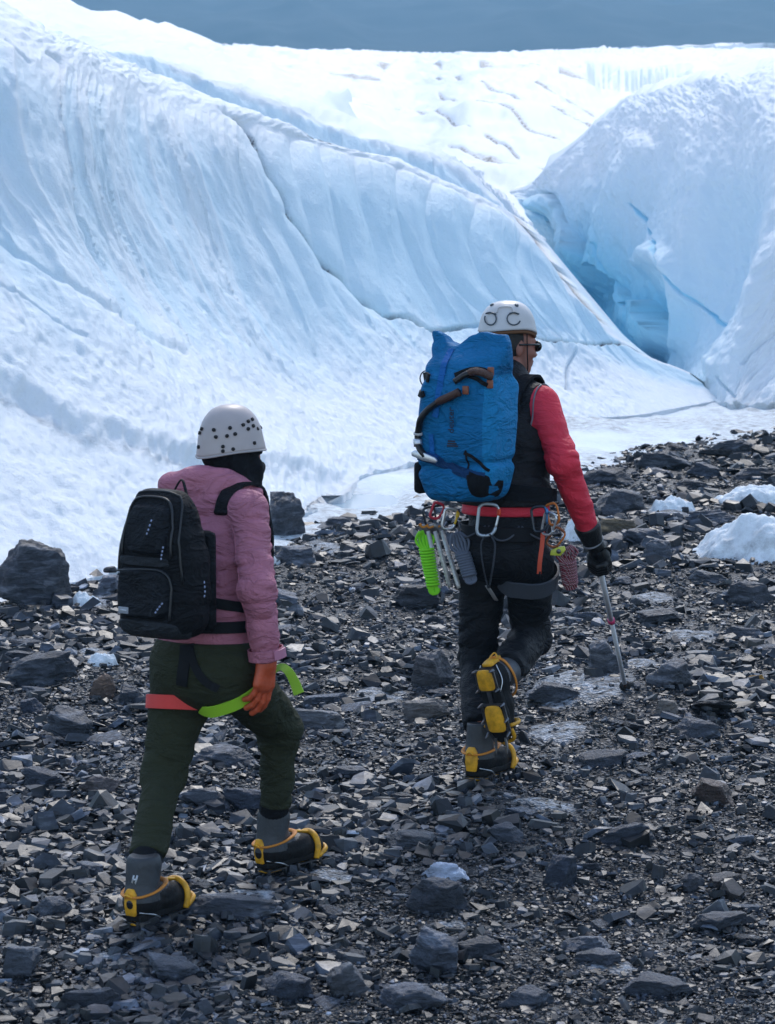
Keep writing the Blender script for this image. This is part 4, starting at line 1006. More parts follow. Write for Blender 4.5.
# ================================================================ shared builders for the two hikers
def cloth(name, base, rough=.75, weave=420, strength=.18, sheen=0, spec=.18, crease=.55):
    return mat(name, base, rough, spec=min(spec, .28),  bump=(weave, strength, 2), vary=(7, .10), sheen=sheen*.3, crease=crease)
M_SKIN = mat('skin', (.33, .13, .09), .5, bump=(150, .1), vary=(14, .1))
M_BLACK = cloth('black_fabric', (.006, .0065, .009), .8, crease=.3)
M_BLACKW = mat('black_webbing', (.007, .0075, .010), .65, spec=.2, bump=(260, .3))
M_YEL = mat('yellow_plastic', (.70, .34, .015), .5, vary=(30, .35), bump=(60, .15))
M_ORA = mat('orange_strap', (.62, .22, .02), .6, bump=(300, .3))
M_STEEL = mat('crampon_steel', (.16, .16, .17), .35, metal=.9, vary=(40, .25))
M_ALU = mat('brushed_aluminium', (.62, .64, .67), .33, metal=.85, vary=(60, .12))
M_SOLE = mat('boot_rubber', (.007, .007, .008), .7, spec=.25, bump=(80, .3))
M_HAIR = mat('dark_hair', (.02, .015, .012), .55, bump=(300, .5))

def mkframe(d, u):
    """rows: side (right), forward, up"""
    d = unit(d); u = unit(np.asarray(u, float)-d*np.dot(u, d)); return np.array([np.cross(d, u), d, u])
def yawframe(deg): return mkframe((math.sin(R(deg)), math.cos(R(deg)), 0), (0, 0, 1))
def sdf_mesh(fn, lo, hi, h):
    G = Grid(lo, hi, h); return net(G, fn(G.P).astype(np.float64))
def bounds(pts, pad):
    p = np.array(pts, float); return p.min(0)-pad, p.max(0)+pad
def folds(P, amp, sc=(9, 9, 22), seed=0):
    n = noise3(P[..., 0]*sc[0], P[..., 1]*sc[1], P[..., 2]*sc[2]+1.2*noise3(P[..., 0]*5, P[..., 1]*5, P[..., 2]*5, seed+9), seed)
    return amp*(1-2*np.abs(n))
def near(P, c, r):
    q = P-np.asarray(c, np.float32); return np.exp(-((q*q).sum(-1))/(r*r))

def head_sdf(c, A, s=1.0):
    """skull, jaw, brow, nose, lips, chin, ears; A rows: right, forward (face), up"""
    r, f, u = A; c = np.asarray(c, float)
    def pt(x, y, z): return c+s*(x*r+y*f+z*u)
    def fn(P):
        d = d_ell(P, pt(0, -.012, .03), A, (.074*s, .094*s, .088*s))
        d = smin(d, d_ell(P, pt(0, .022, -.045), A, (.056*s, .066*s, .075*s)), .03)
        d = smin(d, d_ell(P, pt(0, .062, -.092), A, (.024*s, .022*s, .020*s)), .025)     # chin
        d = smin(d, d_cone(P, pt(-.03, .078, .022), pt(.03, .078, .022), .012*s, .012*s), .02)  # brow
        d = smin(d, d_cone(P, pt(0, .085, .012), pt(0, .106, -.030), .008*s, .013*s), .012)    # nose
        for x in (-1, 1):
            d = smin(d, d_ell(P, pt(x*.012, .094, -.034), A, (.009*s, .010*s, .008*s)), .008)
            d = smin(d, d_ell(P, pt(x*.040, .062, -.022), A, (.02*s, .02*s, .02*s)), .02)  # cheek
            d = smax(d, -d_ell(P, pt(x*.032, .094, .004), A, (.014*s, .011*s, .009*s)), .012)  # eye hollow
            d = smin(d, d_ell(P, pt(x*.032, .078, .003), A, (.012*s, .012*s, .011*s)), .003)  # eyeball
            d = smin(d, d_ell(P, pt(x*.076, -.012, -.010), A, (.008*s, .019*s, .032*s)), .008)  # ear
        d = smin(d, d_cone(P, pt(-.017, .086, -.057), pt(.017, .086, -.057), .0075*s, .0075*s), .008)
        d = smin(d, d_cone(P, pt(-.014, .085, -.069), pt(.014, .085, -.069), .008*s, .008*s), .007)
        d = smax(d, -d_cone(P, pt(-.022, .096, -.063), pt(.022, .096, -.063), .0022, .0022), .004)
        return d
    return fn, pt
def hand_sdf(w, dn, side, nrm, s=1.0, curl=(18, 28, 22), grow=0.0):
    """relaxed hand: w wrist, dn wrist->fingers, side = index side, nrm = palm side"""
    dn = unit(dn); side = unit(np.asarray(side)-dn*np.dot(side, dn)); nrm = unit(np.asarray(nrm)-dn*np.dot(nrm, dn)-side*np.dot(nrm, side))
    w = np.asarray(w, float); prim = []
    for i, (off, ln, r) in enumerate([(.030, (.042, .026, .021), .0092), (.010, (.047, .030, .022), .0095), (-.011, (.044, .028, .022), .0092), (-.030, (.034, .021, .019), .0082)]):
        k = w+s*(dn*(.088-.006*abs(i-1))+side*off); fd = unit(dn+side*off*1.2); prim.append((w+s*(dn*.025+side*off*.7), k, .013*s, .0115*s))
        ang = 0; p = k
        for L_, cu in zip(ln, curl):
            ang += R(cu+3*i); d = fd*math.cos(ang)+nrm*math.sin(ang); q = p+d*L_*s; prim.append((p, q, r*s*1.04, r*s*.94)); p = q
    t0 = w+s*(dn*.022+side*.026+nrm*.008); t1 = t0+s*(dn*.030+side*.026+nrm*.016); t2 = t1+s*(dn*.030+side*.008+nrm*.014); t3 = t2+s*(dn*.024-side*.002+nrm*.008)
    th = [(t0, t1, .015*s, .0125*s), (t1, t2, .0118*s, .0105*s), (t2, t3, .0105*s, .009*s)]
    pal = (w+s*dn*.015, w+s*dn*.075)
    A = np.array([side, nrm, dn])
    def fn(P):
        d = d_cone(P, pal[0], pal[1], (.030*s, .017*s), (.040*s, .015*s), side)
        d = smin(d, d_cone(P, w-dn*.05, w+dn*.02, .027*s, .027*s), .02)
        for a, b, ra, rb in prim: d = smin(d, d_cone(P, a, b, ra, rb), .0025 if ra < .0114*s else .010)
        for a, b, ra, rb in th: d = smin(d, d_cone(P, a, b, ra, rb), .008)
        return d-grow
    pts = [w-dn*.06]+[q[1] for q in prim]+[t3]
    return fn, bounds(pts, .03)
def grip_sdf(w, c, ax, out, s=1.0, grow=0.0, rr=.020):
    """a hand closed around a shaft: w wrist, c grip centre, ax shaft direction (thumb to little finger), out = from shaft towards the knuckles"""
    ax = unit(ax); out = unit(np.asarray(out)-ax*np.dot(out, ax)); lat = np.cross(ax, out); w = np.asarray(w, float); c = np.asarray(c, float)
    prim = []; kn = []
    for i, (o, r) in enumerate([(-.033, .0098), (-.011, .0102), (.011, .0098), (.032, .0088)]):
        pts = []
        for a in (-20, 25, 75, 130, 185, 230):
            a = R(a); pts.append(c+s*(ax*o+(rr+r)*(math.cos(a)*out*1.15+math.sin(a)*lat)))
        kn.append(pts[0])
        for p, q in zip(pts[:-1], pts[1:]): prim.append((p, q, r*s*1.05, r*s))
    th = []
    for a in (-60, -110, -165, -205):
        b = R(a); th.append(c+s*(ax*(-.040+.012*(abs(a)-60)/145)+(rr+.011)*(math.cos(b)*out+math.sin(b)*lat)))
    def fn(P):
        d = d_cone(P, w, (w*.35+c*.65)+out*.016, .030*s, .031*s)
        for k in kn: d = smin(d, d_cone(P, w*.6+c*.4+out*.01, k, .022*s, .0125*s), .012)
        for a, b, ra, rb in prim: d = smin(d, d_cone(P, a, b, ra, rb), .004)
        for a, b in zip(th[:-1], th[1:]): d = smin(d, d_cone(P, a, b, .0125*s, .011*s), .008)
        d = smin(d, d_cone(P, w*.4+c*.6, th[0], .02*s, .014*s), .012)
        d = smin(d, d_cone(P, w-(c-w)*.5, w, .028*s, .028*s), .02)
        return d-grow
    return fn, bounds([w-(c-w)*.6]+[p[1] for p in prim]+th, .035)

def make_boot(parent, O, A, upper, with_plate=True, label=None, h=.0045, sc=1.0):
    """boot with its crampon; O = middle of the sole's underside, A rows right, forward, up. The crampon pieces are sub-parts of the boot."""
    O = np.asarray(O, float)
    A = np.asarray(A)*sc
    def W(p): return O+np.asarray(p, float) @ A
    def fnb(P):
        d = d_cone(P, W((0, -.070, .055)), W((0, .055, .048)), .047, .047)
        d = smin(d, d_cone(P, W((0, .05, .050)), W((.004, .142, .040)), .046, .039), .03)
        d = smin(d, d_cone(P, W((0, -.058, .075)), W((0, -.040, .185)), .052, .056), .035)
        q = (P-O.astype(np.float32)) @ (A[2]/sc).astype(np.float32)
        d = d+.0030*np.sin(q*210+3*noise3(P[..., 0]*20, P[..., 1]*20, P[..., 2]*8, 4))*near(P, W((0, .03, .09)), .06)
        d = smax(d, .018-q, .006)
        return smax(d, q-.20, .006)
    b = build('boot', sdf_mesh(fnb, *bounds([W((x, y, z)) for x in (-.08, .08) for y in (-.14, .21) for z in (0, .22)], .01), h), upper, parent)
    if label: b['label'] = label
    b['og'] = parent['og'][:]
    b.data.materials.append(M_SOLE)
    co = np.empty(len(b.data.vertices)*3, np.float32); b.data.vertices.foreach_get('co', co); co = co.reshape(-1, 3)+np.array(b['og'][:])
    loc = (co-O) @ A.T/sc**2; fi = np.empty(len(b.data.polygons)*4, np.int32); b.data.polygons.foreach_get('vertices', fi); lf = loc[fi.reshape(-1, 4)].mean(1)
    b.data.polygons.foreach_set('material_index', (lf[:, 2] < .088-.02*(lf[:, 1] < -.03)+.35*np.maximum(0, lf[:, 1]-.03)).astype(np.int32))
    out = [(-.030, -.112), (.030, -.112), (.044, -.085), (.042, -.01), (.050, .07), (.047, .135), (.028, .178), (-.004, .188), (-.034, .172), (-.047, .125), (-.046, .06), (-.040, -.01), (-.044, -.085)]
    build('sole', prism(out, W((0, 0, 0)), A, .026, .005), M_SOLE, b)
    # crampon
    fr = []
    def bar(p, q, w_=.006, t_=.0022):
        p, q = W(p), W(q); d = unit(q-p); B = mkframe(d, A[2]); fr.append(box((p+q)/2, B, (w_, np.linalg.norm(q-p)/2, t_)))
    z = -.005
    for x in (-1, 1):
        bar((x*.036, -.105, z), (x*.040, -.03, z)); bar((x*.046, .03, z), (x*.048, .135, z)); bar((x*.048, .135, z), (x*.022, .178, z))
    bar((-.036, -.105, z-.001), (.036, -.105, z-.001)); bar((-.040, -.03, z-.001), (.040, -.03, z-.001)); bar((-.046, .03, z-.001), (.046, .03, z-.001)); bar((-.047, .13, z-.001), (.047, .13, z-.001))
    bar((0, -.03, z-.002), (0, .03, z-.002), .009, .002)
    for x, y, dy in [(-.036, -.105, -.006), (.036, -.105, -.006), (-.040, -.03, 0), (.040, -.03, 0), (-.046, .03, 0), (.046, .03, 0), (-.048, .09, .004), (.048, .09, .004), (-.044, .14, .012), (.044, .14, .012)]:
        p = W((x, y, 0)); q = W((x*1.06, y+dy, -.034)); fr.append(tube(np.array([p, p*.5+q*.5, q]), [.0075, .0055, .0012], 6))
    for x in (-1, 1): fr.append(tube(np.array([W((x*.022, .165, -.003)), W((x*.024, .20, -.012)), W((x*.024, .222, -.022))]), [.007, .006, .0015], 6))
    build('crampon_frame', join(*fr), M_STEEL, b, smooth=False)
    def plate(cy, hx, hy):
        t = np.linspace(0, 2*np.pi, 20, endpoint=False); c_, s_ = np.cos(t), np.sin(t)
        return prism([(hx*np.sign(a)*abs(a)**.45*(1+.10*b), hy*np.sign(b)*abs(b)**.45) for a, b in zip(c_, s_)], W((0, cy, -.014)), A, .010, .003)
    build('crampon_plate', plate(-.070, .034, .042), M_YEL, b)
    build('crampon_plate', plate(.086, .038, .054), M_YEL, b)
    hc = prism([(-.020, 0), (.020, 0), (.026, .035), (.024, .075), (.012, .094), (-.012, .094), (-.024, .075), (-.026, .035)], W((0, -.125, .022)), np.array([A[0], A[2], A[1]]), .014, .004)
    build('heel_clip', join(hc, tube(np.array([W((-.034, -.100, .06)), W((0, -.140, .098)), W((.034, -.100, .06))]), .0035, 6, n=12)), M_YEL, b)
    ring = [W(p) for p in [(0, -.128, .088), (.040, -.108, .090), (.060, -.050, .100), (.050, .010, .112), (.020, .040, .116), (-.020, .040, .116), (-.050, .010, .112), (-.060, -.050, .100), (-.040, -.108, .090)]]
    build('crampon_strap', tube(ring, .0095, 8, closed=True, n=60, flat=.45), M_ORA, b)
    tb = [W(p) for p in [(-.053, .118, .002), (-.056, .126, .045), (-.040, .128, .082), (0, .132, .097), (.040, .128, .082), (.056, .126, .045), (.053, .118, .002)]]
    tf = [W(p) for p in [(-.050, .135, .008), (-.040, .178, .026), (0, .194, .032), (.040, .178, .026), (.050, .135, .008)]]
    tl = [W(p) for p in [(0, .132, .096), (0, .085, .106), (0, .04, .116)]]
    build('toe_basket', join(tube(tb, .0105, 8, n=40, flat=.7), tube(tf, .008, 8, n=30), tube(tl, .0085, 8, n=16, flat=.5)), M_YEL, b)
    wire = []
    for x in (-1, 1): wire.append(tube([W((x*.047, -.02, 0)), W((x*.054, -.06, .020)), W((x*.034, -.115, .036))], .0022, 6, n=14))
    build('heel_wire', join(*wire), M_ALU, b)
    return b, W
def helmet_shell(parent, c, A, rad, mat_, dip=(.0, .0), name='helmet', th=.006, flare=.004):
    """a climbing helmet: domed shell with a rim; A rows right, forward, up; dip = rim drop at (front, back)"""
    nu, nv = 72, 30; V = []
    for i in range(nu):
        a = 2*math.pi*i/nu; ca, sa = math.cos(a), math.sin(a)
        for j in range(nv):
            t = math.pi/2*(1-j/(nv-1)); ct, st = math.cos(t)**.80, math.sin(t)**.92
            fl = flare*max(0, (j-(nv-5))/4)
            dr = (dip[0]*max(0, sa)**2+dip[1]*max(0, -sa)**2)*(1-st)**1.5
            V.append(np.asarray(c)+(rad[0]+fl)*ct*ca*A[0]+(rad[1]+fl)*ct*sa*A[1]+(rad[2]*st-dr)*A[2])
        for j in range(6):
            k = (nv-1)*(1-j/5); t = math.pi/2*(1-k/(nv-1)); ct, st = math.cos(t)**.80, math.sin(t)**.92
            dr = (dip[0]*max(0, sa)**2+dip[1]*max(0, -sa)**2)*(1-st)**1.5
            V.append(np.asarray(c)+(rad[0]-th)*ct*ca*A[0]+(rad[1]-th)*ct*sa*A[1]+((rad[2]-th)*st-dr)*A[2])
    return build(name, (np.array(V), grid_faces(nu, nv+6, True)), mat_, parent)
def helmet_point(c, A, rad, px, py):
    """where the line of sight to a pixel meets the shell: point, normal"""
    a, b = ray(px, py); d = unit((float(a), 1, float(b))); o = np.array([0, 0, CZ]); B = A/np.asarray(rad)[:, None]
    def f(p):
        q = B @ (p-c); return math.hypot(q[0], q[1])**2.5+abs(q[2])**2.17-1
    t0 = float(d @ (c-o)); ts = np.linspace(t0-.2, t0+.05, 600)
    for t in ts:
        p = o+d*t
        if f(p) < 0:
            e = 1e-4; n = unit([f(p+np.eye(3)[i]*e)-f(p-np.eye(3)[i]*e) for i in range(3)]); return p, n
    return None
def disc(p, n, r, t=.002, k=14):
    A = mkframe(n, (0, 0, 1) if abs(n[2]) < .9 else (1, 0, 0)); a = np.linspace(0, 2*np.pi, k, endpoint=False)
    V = [p+n*t]+[p+n*t*.6+r*(math.cos(t_)*A[0]+math.sin(t_)*A[2]) for t_ in a]+[p-n*.004+r*(math.cos(t_)*A[0]+math.sin(t_)*A[2]) for t_ in a]
    Fc = [(0, 1+i, 1+(i+1) % k) for i in range(k)]+[(1+i, 1+k+i, 1+k+(i+1) % k, 1+(i+1) % k) for i in range(k)]
    return np.array(V), Fc
def text_mesh(s, size, c, ax, depth=.0015):
    cu = bpy.data.curves.new('lettering', 'FONT'); cu.body = s; cu.size = size; cu.extrude = depth/2; cu.align_x = 'CENTER'; cu.align_y = 'CENTER'; cu.resolution_u = 3
    o = bpy.data.objects.new('lettering', cu); COL.objects.link(o)
    dg = bpy.context.evaluated_depsgraph_get(); me = bpy.data.meshes.new_from_object(o.evaluated_get(dg))
    V = np.array([v.co[:] for v in me.vertices]); Fc = [tuple(p.vertices) for p in me.polygons]
    bpy.data.objects.remove(o); bpy.data.meshes.remove(me); bpy.data.curves.remove(cu)
    return V @ np.asarray(ax, float)+np.asarray(c, float), Fc
# ================================================================ the hiker in the pink jacket
def make_pink_hiker():
    A = yawframe(38); Rt, Fw, Up = A
    gL = ground_at(153, 926); gR = ground_at(284, 875)
    pel, wai, che, nek = at(206, 652, 8.98), at(211, 612, 9.0), at(219, 552, 9.04), at(226, 493, 9.09)
    shR, shL = at(248, 510, 8.94), at(199, 509, 9.19)
    elR, wrR = at(257, 590, 8.82), at(267, 660, 8.84)
    elL = shL-Up*.25+Fw*.06-Rt*.03; wrL = elL-Up*.12+Fw*.20+Rt*.02
    hiL, hiR = at(186, 668, 9.05), at(228, 668, 8.93)
    knL, knR = at(163, 776, 8.95), at(280, 727, 9.27)
    OL = np.array([gL[0], gL[1], float(gz(gL[0], gL[1]))+.038]); OR = np.array([gR[0], gR[1], float(gz(gR[0], gR[1]))+.042])
    AL, AR = yawframe(33), yawframe(46)
    BL = mkframe(AL[1]+.04*Up, Up); BR = mkframe(AR[1]+.06*Up, Up)
    anL = OL+np.array((0, -.042, .135)) @ BL; anR = OR+np.array((0, -.042, .135)) @ BR
    HA = mkframe((math.sin(R(60)), math.cos(R(60)), -.05), (0, 0, 1)); HA = mkframe(HA[1], Up+.05*HA[1]); hc = at(232, 452, 9.12)
    hfn, hpt = head_sdf(hc-.018*Up, HA, .98)
    gfn, gb = hand_sdf(wrR+.004*Up, np.array((-.12, -.02, -1)), Fw, -Rt, 1.06, (8, 18, 16))
    gfn2, gb2 = hand_sdf(wrL, unit(wrL-elL), Rt*.3+Up, -Rt, .95)
    # body: one skin from head to ankles
    def body(P):
        d = d_cone(P, pel, wai, (.145, .105), (.13, .095), Rt)
        d = smin(d, d_cone(P, wai, che, (.13, .095), (.145, .10), Rt), .05)
        d = smin(d, d_cone(P, che, nek-.03*Up, (.15, .10), (.11, .07), Rt), .05)
        d = smin(d, d_cone(P, nek-.03*Up, hc-.07*Up-.01*HA[1], .062, .052), .03)
        d = smin(d, hfn(P), .02)
        for sh, el, wr, g in ((shR, elR, wrR, gfn), (shL, elL, wrL, gfn2)):
            d = smin(d, d_cone(P, sh, el, .048, .036), .04); d = smin(d, d_cone(P, el, wr, .036, .024), .02); d = smin(d, g(P)+.002, .008)
        for hi, kn, an in ((hiL, knL, anL), (hiR, knR, anR)):
            d = smin(d, d_cone(P, hi, kn, .082, .050), .05); d = smin(d, d_cone(P, kn, an-.05*Up, .046, .028), .02)
        return d
    lo, hi_ = bounds([pel, nek, hc+.12*Up, shL, shR, elL, wrL, wrR-.2*Up, knL, knR, anL-.1*Up, anR-.1*Up], .14)
    person = build('person', sdf_mesh(body, lo, hi_, .008), M_SKIN, origin=(OL[0]*.5+OR[0]*.5, OL[1]*.5+OR[1]*.5, OL[2]-.03))
    tag(person, 'hiker in pink jacket, olive trousers and pale helmet, head turned away to the right', 'person')
    # trousers
    M_OL = cloth('olive_trousers', (.032, .036, .020), .85, 300)
    cuL, cuR = anL+.078*unit(knL-anL), anR+.078*unit(knR-anR)
    def trs(P, wr=1.0):
        d = d_cone(P, pel+.03*Up, pel-.06*Up, (.158, .128), (.165, .132), Rt)
        d = smin(d, d_ell(P, pel-.05*Fw-.055*Up+.045*Rt, A, (.095, .10, .105)), .06)
        d = smin(d, d_ell(P, pel-.05*Fw-.055*Up-.055*Rt, A, (.095, .10, .105)), .06)
        for hi, kn, an in ((hiL, knL, cuL), (hiR, knR, cuR)):
            d = smin(d, d_cone(P, hi, kn, .104, .074), .06)
            d = smin(d, d_cone(P, kn, an, .070, .056), .03)
        if wr:
            k = .35+1.2*near(P, knL, .13)+1.2*near(P, knR, .13)+.9*near(P, anL+.1*Up, .12)+.9*near(P, anR+.1*Up, .12)+.8*near(P, hiR-.06*Up, .12)
            d = d+(folds(P, .0070, (6, 6, 18), 3)+folds(P, .003, (12, 12, 36), 4))*k+.004*noise3(P[..., 0]*9, P[..., 1]*9, P[..., 2]*9, 8)
        for an, kn in ((cuL, knL), (cuR, knR)):
            q = (P-an.astype(np.float32)) @ unit(an-kn).astype(np.float32); m = near(P, an, .16) > .2
            d = np.where(m, smax(d, q-.005, .006), d)
        return smax(d, (P-(pel+.045*Up).astype(np.float32)) @ Up.astype(np.float32), .01)
    build('trousers', sdf_mesh(trs, *bounds([pel+.05*Up, hiL, hiR, knL, knR, cuL-.03*Up, cuR-.03*Up], .16), .0065), M_OL, person)
    # dark inner gaiters under the trouser hems
    for cu, an, kn in ((cuL, anL, knL), (cuR, anR, knR)):
        d = unit(an-kn); P_ = [cu-d*.02, cu+d*.008, cu+d*.04, cu+d*.070]
        build('gaiter', tube(P_, [.048, .051, .050, .047], 24, n=12), M_BLACK, person)
    M_BOOT = mat('grey_boot', (.036, .041, .048), .5, bump=(120, .25), vary=(25, .3))
    bt, W_ = make_boot(person, OL, BL, M_BOOT, sc=.92); M_MK = mat('white_mark', (.55, .58, .62), .5); up_ = BL[2]
    build('printed_mark', join(*[box(W_(p), mkframe(BL[1], unit(BL[2]+q*BL[0])), (.0028, .0014, l)) for p, q, l in (((.004, -.107, .148), .35, .013), ((.016, -.105, .146), .35, .016), ((.010, -.107, .147), 4.0, .007))]), M_MK, bt); make_boot(person, OR, BR, M_BOOT, sc=.90)
    # jacket
    M_PK = cloth('pink_shell', (.455, .165, .225), .62, 500, .08, 0, .3, .6)
    hem = pel+.008*Up
    def jkt(P, wr=1.0, trunk=False):
        d = d_cone(P, hem-.03*Up, wai, (.170, .136), (.160, .130), Rt)
        d = smin(d, d_cone(P, wai, che, (.158, .128), (.162, .130), Rt), .05)
        d = smin(d, d_cone(P, che, nek-.045*Up, (.160, .128), (.118, .092), Rt), .06)
        d = smin(d, d_cone(P, nek-.06*Up, shL, .075, .066), .04)
        d = smin(d, d_cone(P, nek-.06*Up, shR, .075, .064), .04)
        if trunk: return d
        for sh, el, wr_ in ((shR, elR, wrR), (shL, elL, wrL)):
            ar = d_cone(P, sh, el, .066, .060); ar = smin(ar, d_cone(P, el, wr_-.006*Up, .059, .047), .03)
            kk = .004+.040*near(P, sh, .09)
            h = np.clip(.5+.5*(ar-d)/kk, 0, 1); d = ar*(1-h)+d*h-kk*h*(1-h)
        q = [nek+x*Rt+y*Fw+z*Up for x, y, z in ((-.150, -.150, -.015), (-.115, -.135, .030), (-.030, -.100, .050), (.045, -.050, .036), (.098, .015, .002))]
        hd = d_cone(P, q[0], q[1], .030, .042)
        for i_ in (1, 2, 3): hd = smin(hd, d_cone(P, q[i_], q[i_+1], (.042, .050, .046)[i_-1], (.050, .046, .036)[i_-1]), .03)
        hd = smin(hd, d_cone(P, nek-.10*Rt-.13*Fw-.03*Up, nek+.03*Rt-.10*Fw-.03*Up, .035, .045), .05)
        hd = hd+folds(P, .006, (8, 8, 20), 33)
        d = smin(d, hd+.004*noise3(P[..., 0]*16, P[..., 1]*16, P[..., 2]*22, 5), .02)
        d = smin(d, d_cone(P, nek-.03*Up, nek+.03*Up+.02*Fw, .076, .066), .03)
        if wr:
            k = .45+1.3*near(P, elR, .12)+1.0*near(P, wrR, .10)+.7*near(P, shR-.05*Up, .10)+.6*near(P, wai, .15)
            d = d+(folds(P, .0050, (8, 8, 24), 21)+folds(P, .0028, (15, 15, 40), 24))*k+.004*noise3(P[..., 0]*8, P[..., 1]*8, P[..., 2]*7, 22)
        ax = unit(wrR-elR); q = (P-wrR.astype(np.float32)) @ ax.astype(np.float32); d = np.where(near(P, wrR, .12) > .2, smax(d, q-.004, .006), d)
        ax = unit(wrL-elL); q = (P-wrL.astype(np.float32)) @ ax.astype(np.float32); d = np.where(near(P, wrL, .12) > .2, smax(d, q-.004, .006), d)
        q = (hem.astype(np.float32)-P) @ Up.astype(np.float32)
        arm = d_cone(P, elR, wrR, .085, .085)
        arm = np.minimum(arm, d_cone(P, elL, wrL, .085, .085))
        return np.where(arm < 0, d, smax(d, q-.002, .008))
    jk = build('jacket', sdf_mesh(jkt, *bounds([hem, wai-.2*Rt, wai+.2*Rt, nek+.1*Up, shR, shL, elR, wrR, wrL, elL, nek-.2*Rt, nek-.2*Fw-.1*Rt, wai-.16*Fw], .11), .0062), M_PK, person)
    ax = unit(wrR-elR)
    build('cuff', band(lambda P: d_cone(P, elR, wrR, .061, .049), wrR-ax*.022, ax, .036, .004, 0, 358, 40, Rt, .004), M_PK, jk)
    build('cuff_tab', band(lambda P: d_cone(P, elR, wrR, .061, .049), wrR-ax*.022, ax, .030, .006, -30, 25, 10, Rt, .009), mat('cuff_tab_pink', (.48, .18, .27), .5), jk)
    sea = []
    for t in np.linspace(.10, .96, 30):
        q = shR+(elR-shR)*min(1, t*1.9) if t*1.9 < 1 else elR+(wrR-elR)*((t*1.9-1)/.9)
        d = unit(-.75*Fw-.35*Rt); r = surf_hit(jkt, q, d, .13); sea.append(q+d*(r+.0005))
    build('sleeve_seam', tube(catmull(sea, 60), .0022, 5), M_PK, jk)
    build('hem', band(lambda P: jkt(P, 0, True), hem+.016*Up, Up, .022, .002, 0, 359, 70, Rt, .004, rmax=.3), M_PK, jk)
    # glove
    M_OG = mat('orange_rubber', (.52, .085, .030), .45, bump=(90, .25), vary=(22, .15))
    build('glove', sdf_mesh(lambda P: gfn(P)-.0008, gb[0], gb[1], .0028), M_OG, person)
    build('glove', sdf_mesh(lambda P: gfn2(P)-.0025, gb2[0], gb2[1], .0045), M_OG, person)
    # balaclava
    def bal(P):
        d = hfn(P)-.007
        d = smin(d, d_cone(P, nek-.02*Up+.02*Fw, hc-.075*Up, .074, .062), .04)
        d = smin(d, d_cone(P, hpt(0, .05, -.06), hpt(0, .055, -.17), .050, .040), .04)
        d = d+folds(P, .003, (14, 14, 26), 31)
        eye = d_ell(P, hpt(0, .10, .004), HA, (.052, .045, .016))
        return smax(d, -eye, .006)
    build('balaclava', sdf_mesh(bal, *bounds([hc+.12*Up, hc-.2*Up, hc+.12*HA[1], nek-.09*Rt, nek+.09*Rt-.05*Up], .06), .005), M_BLACK, person)
    # helmet
    rad = (.0955, .114, .150); HB = mkframe(HA[1]+.10*Up, Up); cc = at(231, 450, 9.12)
    M_HL = mat('white_helmet_plastic', (.47, .41, .40), .42, vary=(18, .05), bump=(200, .03))
    he = helmet_shell(person, cc, HB, rad, M_HL, (.006, .016))
    M_HO = mat('helmet_hole', (.008, .008, .009), .7)
    for (x, y) in [(202, 429), (200, 433), (214, 430), (216, 437), (227, 436), (230, 428), (235, 434), (243, 425), (248, 421.5), (252, 419.5), (248, 429), (253, 426), (223, 446.5), (223, 451), (233, 449), (254, 443), (199, 447)]:
        q = helmet_point(cc, HB, rad, x, y)
        if q: build('vent_hole', disc(q[0]+q[1]*.0035, q[1], .0062), M_HO, he)
    for k in range(5):                                    # the same holes on the far side
        a = R(20+30*k); n = unit(math.sin(a)*HB[1]-math.cos(a)*HB[0]*(1 if k else .7)+.5*HB[2])
        p = cc+np.array([n @ HB[0]*rad[0], n @ HB[1]*rad[1], n @ HB[2]*rad[2]]) @ HB; build('vent_hole', disc(p+n*.004, n, .0062), M_HO, he)
    M_RIM = mat('helmet_rim', (.40, .37, .37), .5)
    ring = []
    for a in np.linspace(0, 2*np.pi, 60, endpoint=False):
        sa, ca = math.sin(a), math.cos(a); ring.append(cc+(rad[0]+.004)*ca*HB[0]+(rad[1]+.004)*sa*HB[1]-(.006*max(0, sa)**2+.016*max(0, -sa)**2)*HB[2])
    build('rim', tube(ring, .0035, 6, closed=True), M_RIM, he)
    # harness on the thighs
    tfn = lambda P: trs(P, 0)
    def legf(hi, kn): return lambda P: np.maximum(smin(d_cone(P, hi, kn, .106, .077), tfn(P), .004), d_cone(P, hi, kn, .150, .110))
    dL = unit(knL-hiL); dR = unit(knR-hiR)
    M_RED = mat('red_webbing', (.72, .045, .035), .55, bump=(300, .3)); M_GRN = mat('lime_webbing', (.33, .62, .03), .5, bump=(300, .3))
    h1 = build('leg_loop', band(legf(hiL, knL), hiL*.68+knL*.32, unit(.45*dL-.55*Up+.06*Rt), .046, .005, 0, 359, 56, Rt, .004, rmax=.2), M_RED, person); h1['label'] = 'red leg loop around the left thigh'
    build('buckle', band(legf(hiL, knL), hiL*.68+knL*.32, unit(.45*dL-.55*Up+.06*Rt), .060, .011, 230, 258, 8, Rt, .006, rmax=.2), M_BLACKW, h1)
    h2 = build('leg_loop', band(legf(hiR, knR), hiR*.83+knR*.17, unit(.6*dR-.5*Up+.12*Rt), .042, .005, 0, 359, 56, Rt, .004, rmax=.2), M_GRN, person); h2['label'] = 'lime green leg loop around the right thigh'
    # loose strap end
    P_ = [at(272, 672, 9.17), at(281, 667, 9.14), at(288, 671, 9.1), at(294, 681, 9.07), at(299, 694, 9.05)]
    P_ = catmull(P_, 24); build('strap_end', ribbon(P_, np.tile(unit((-.2, -1, .5)), (24, 1)), np.linspace(.022, .036, 24), .003), M_GRN, person)
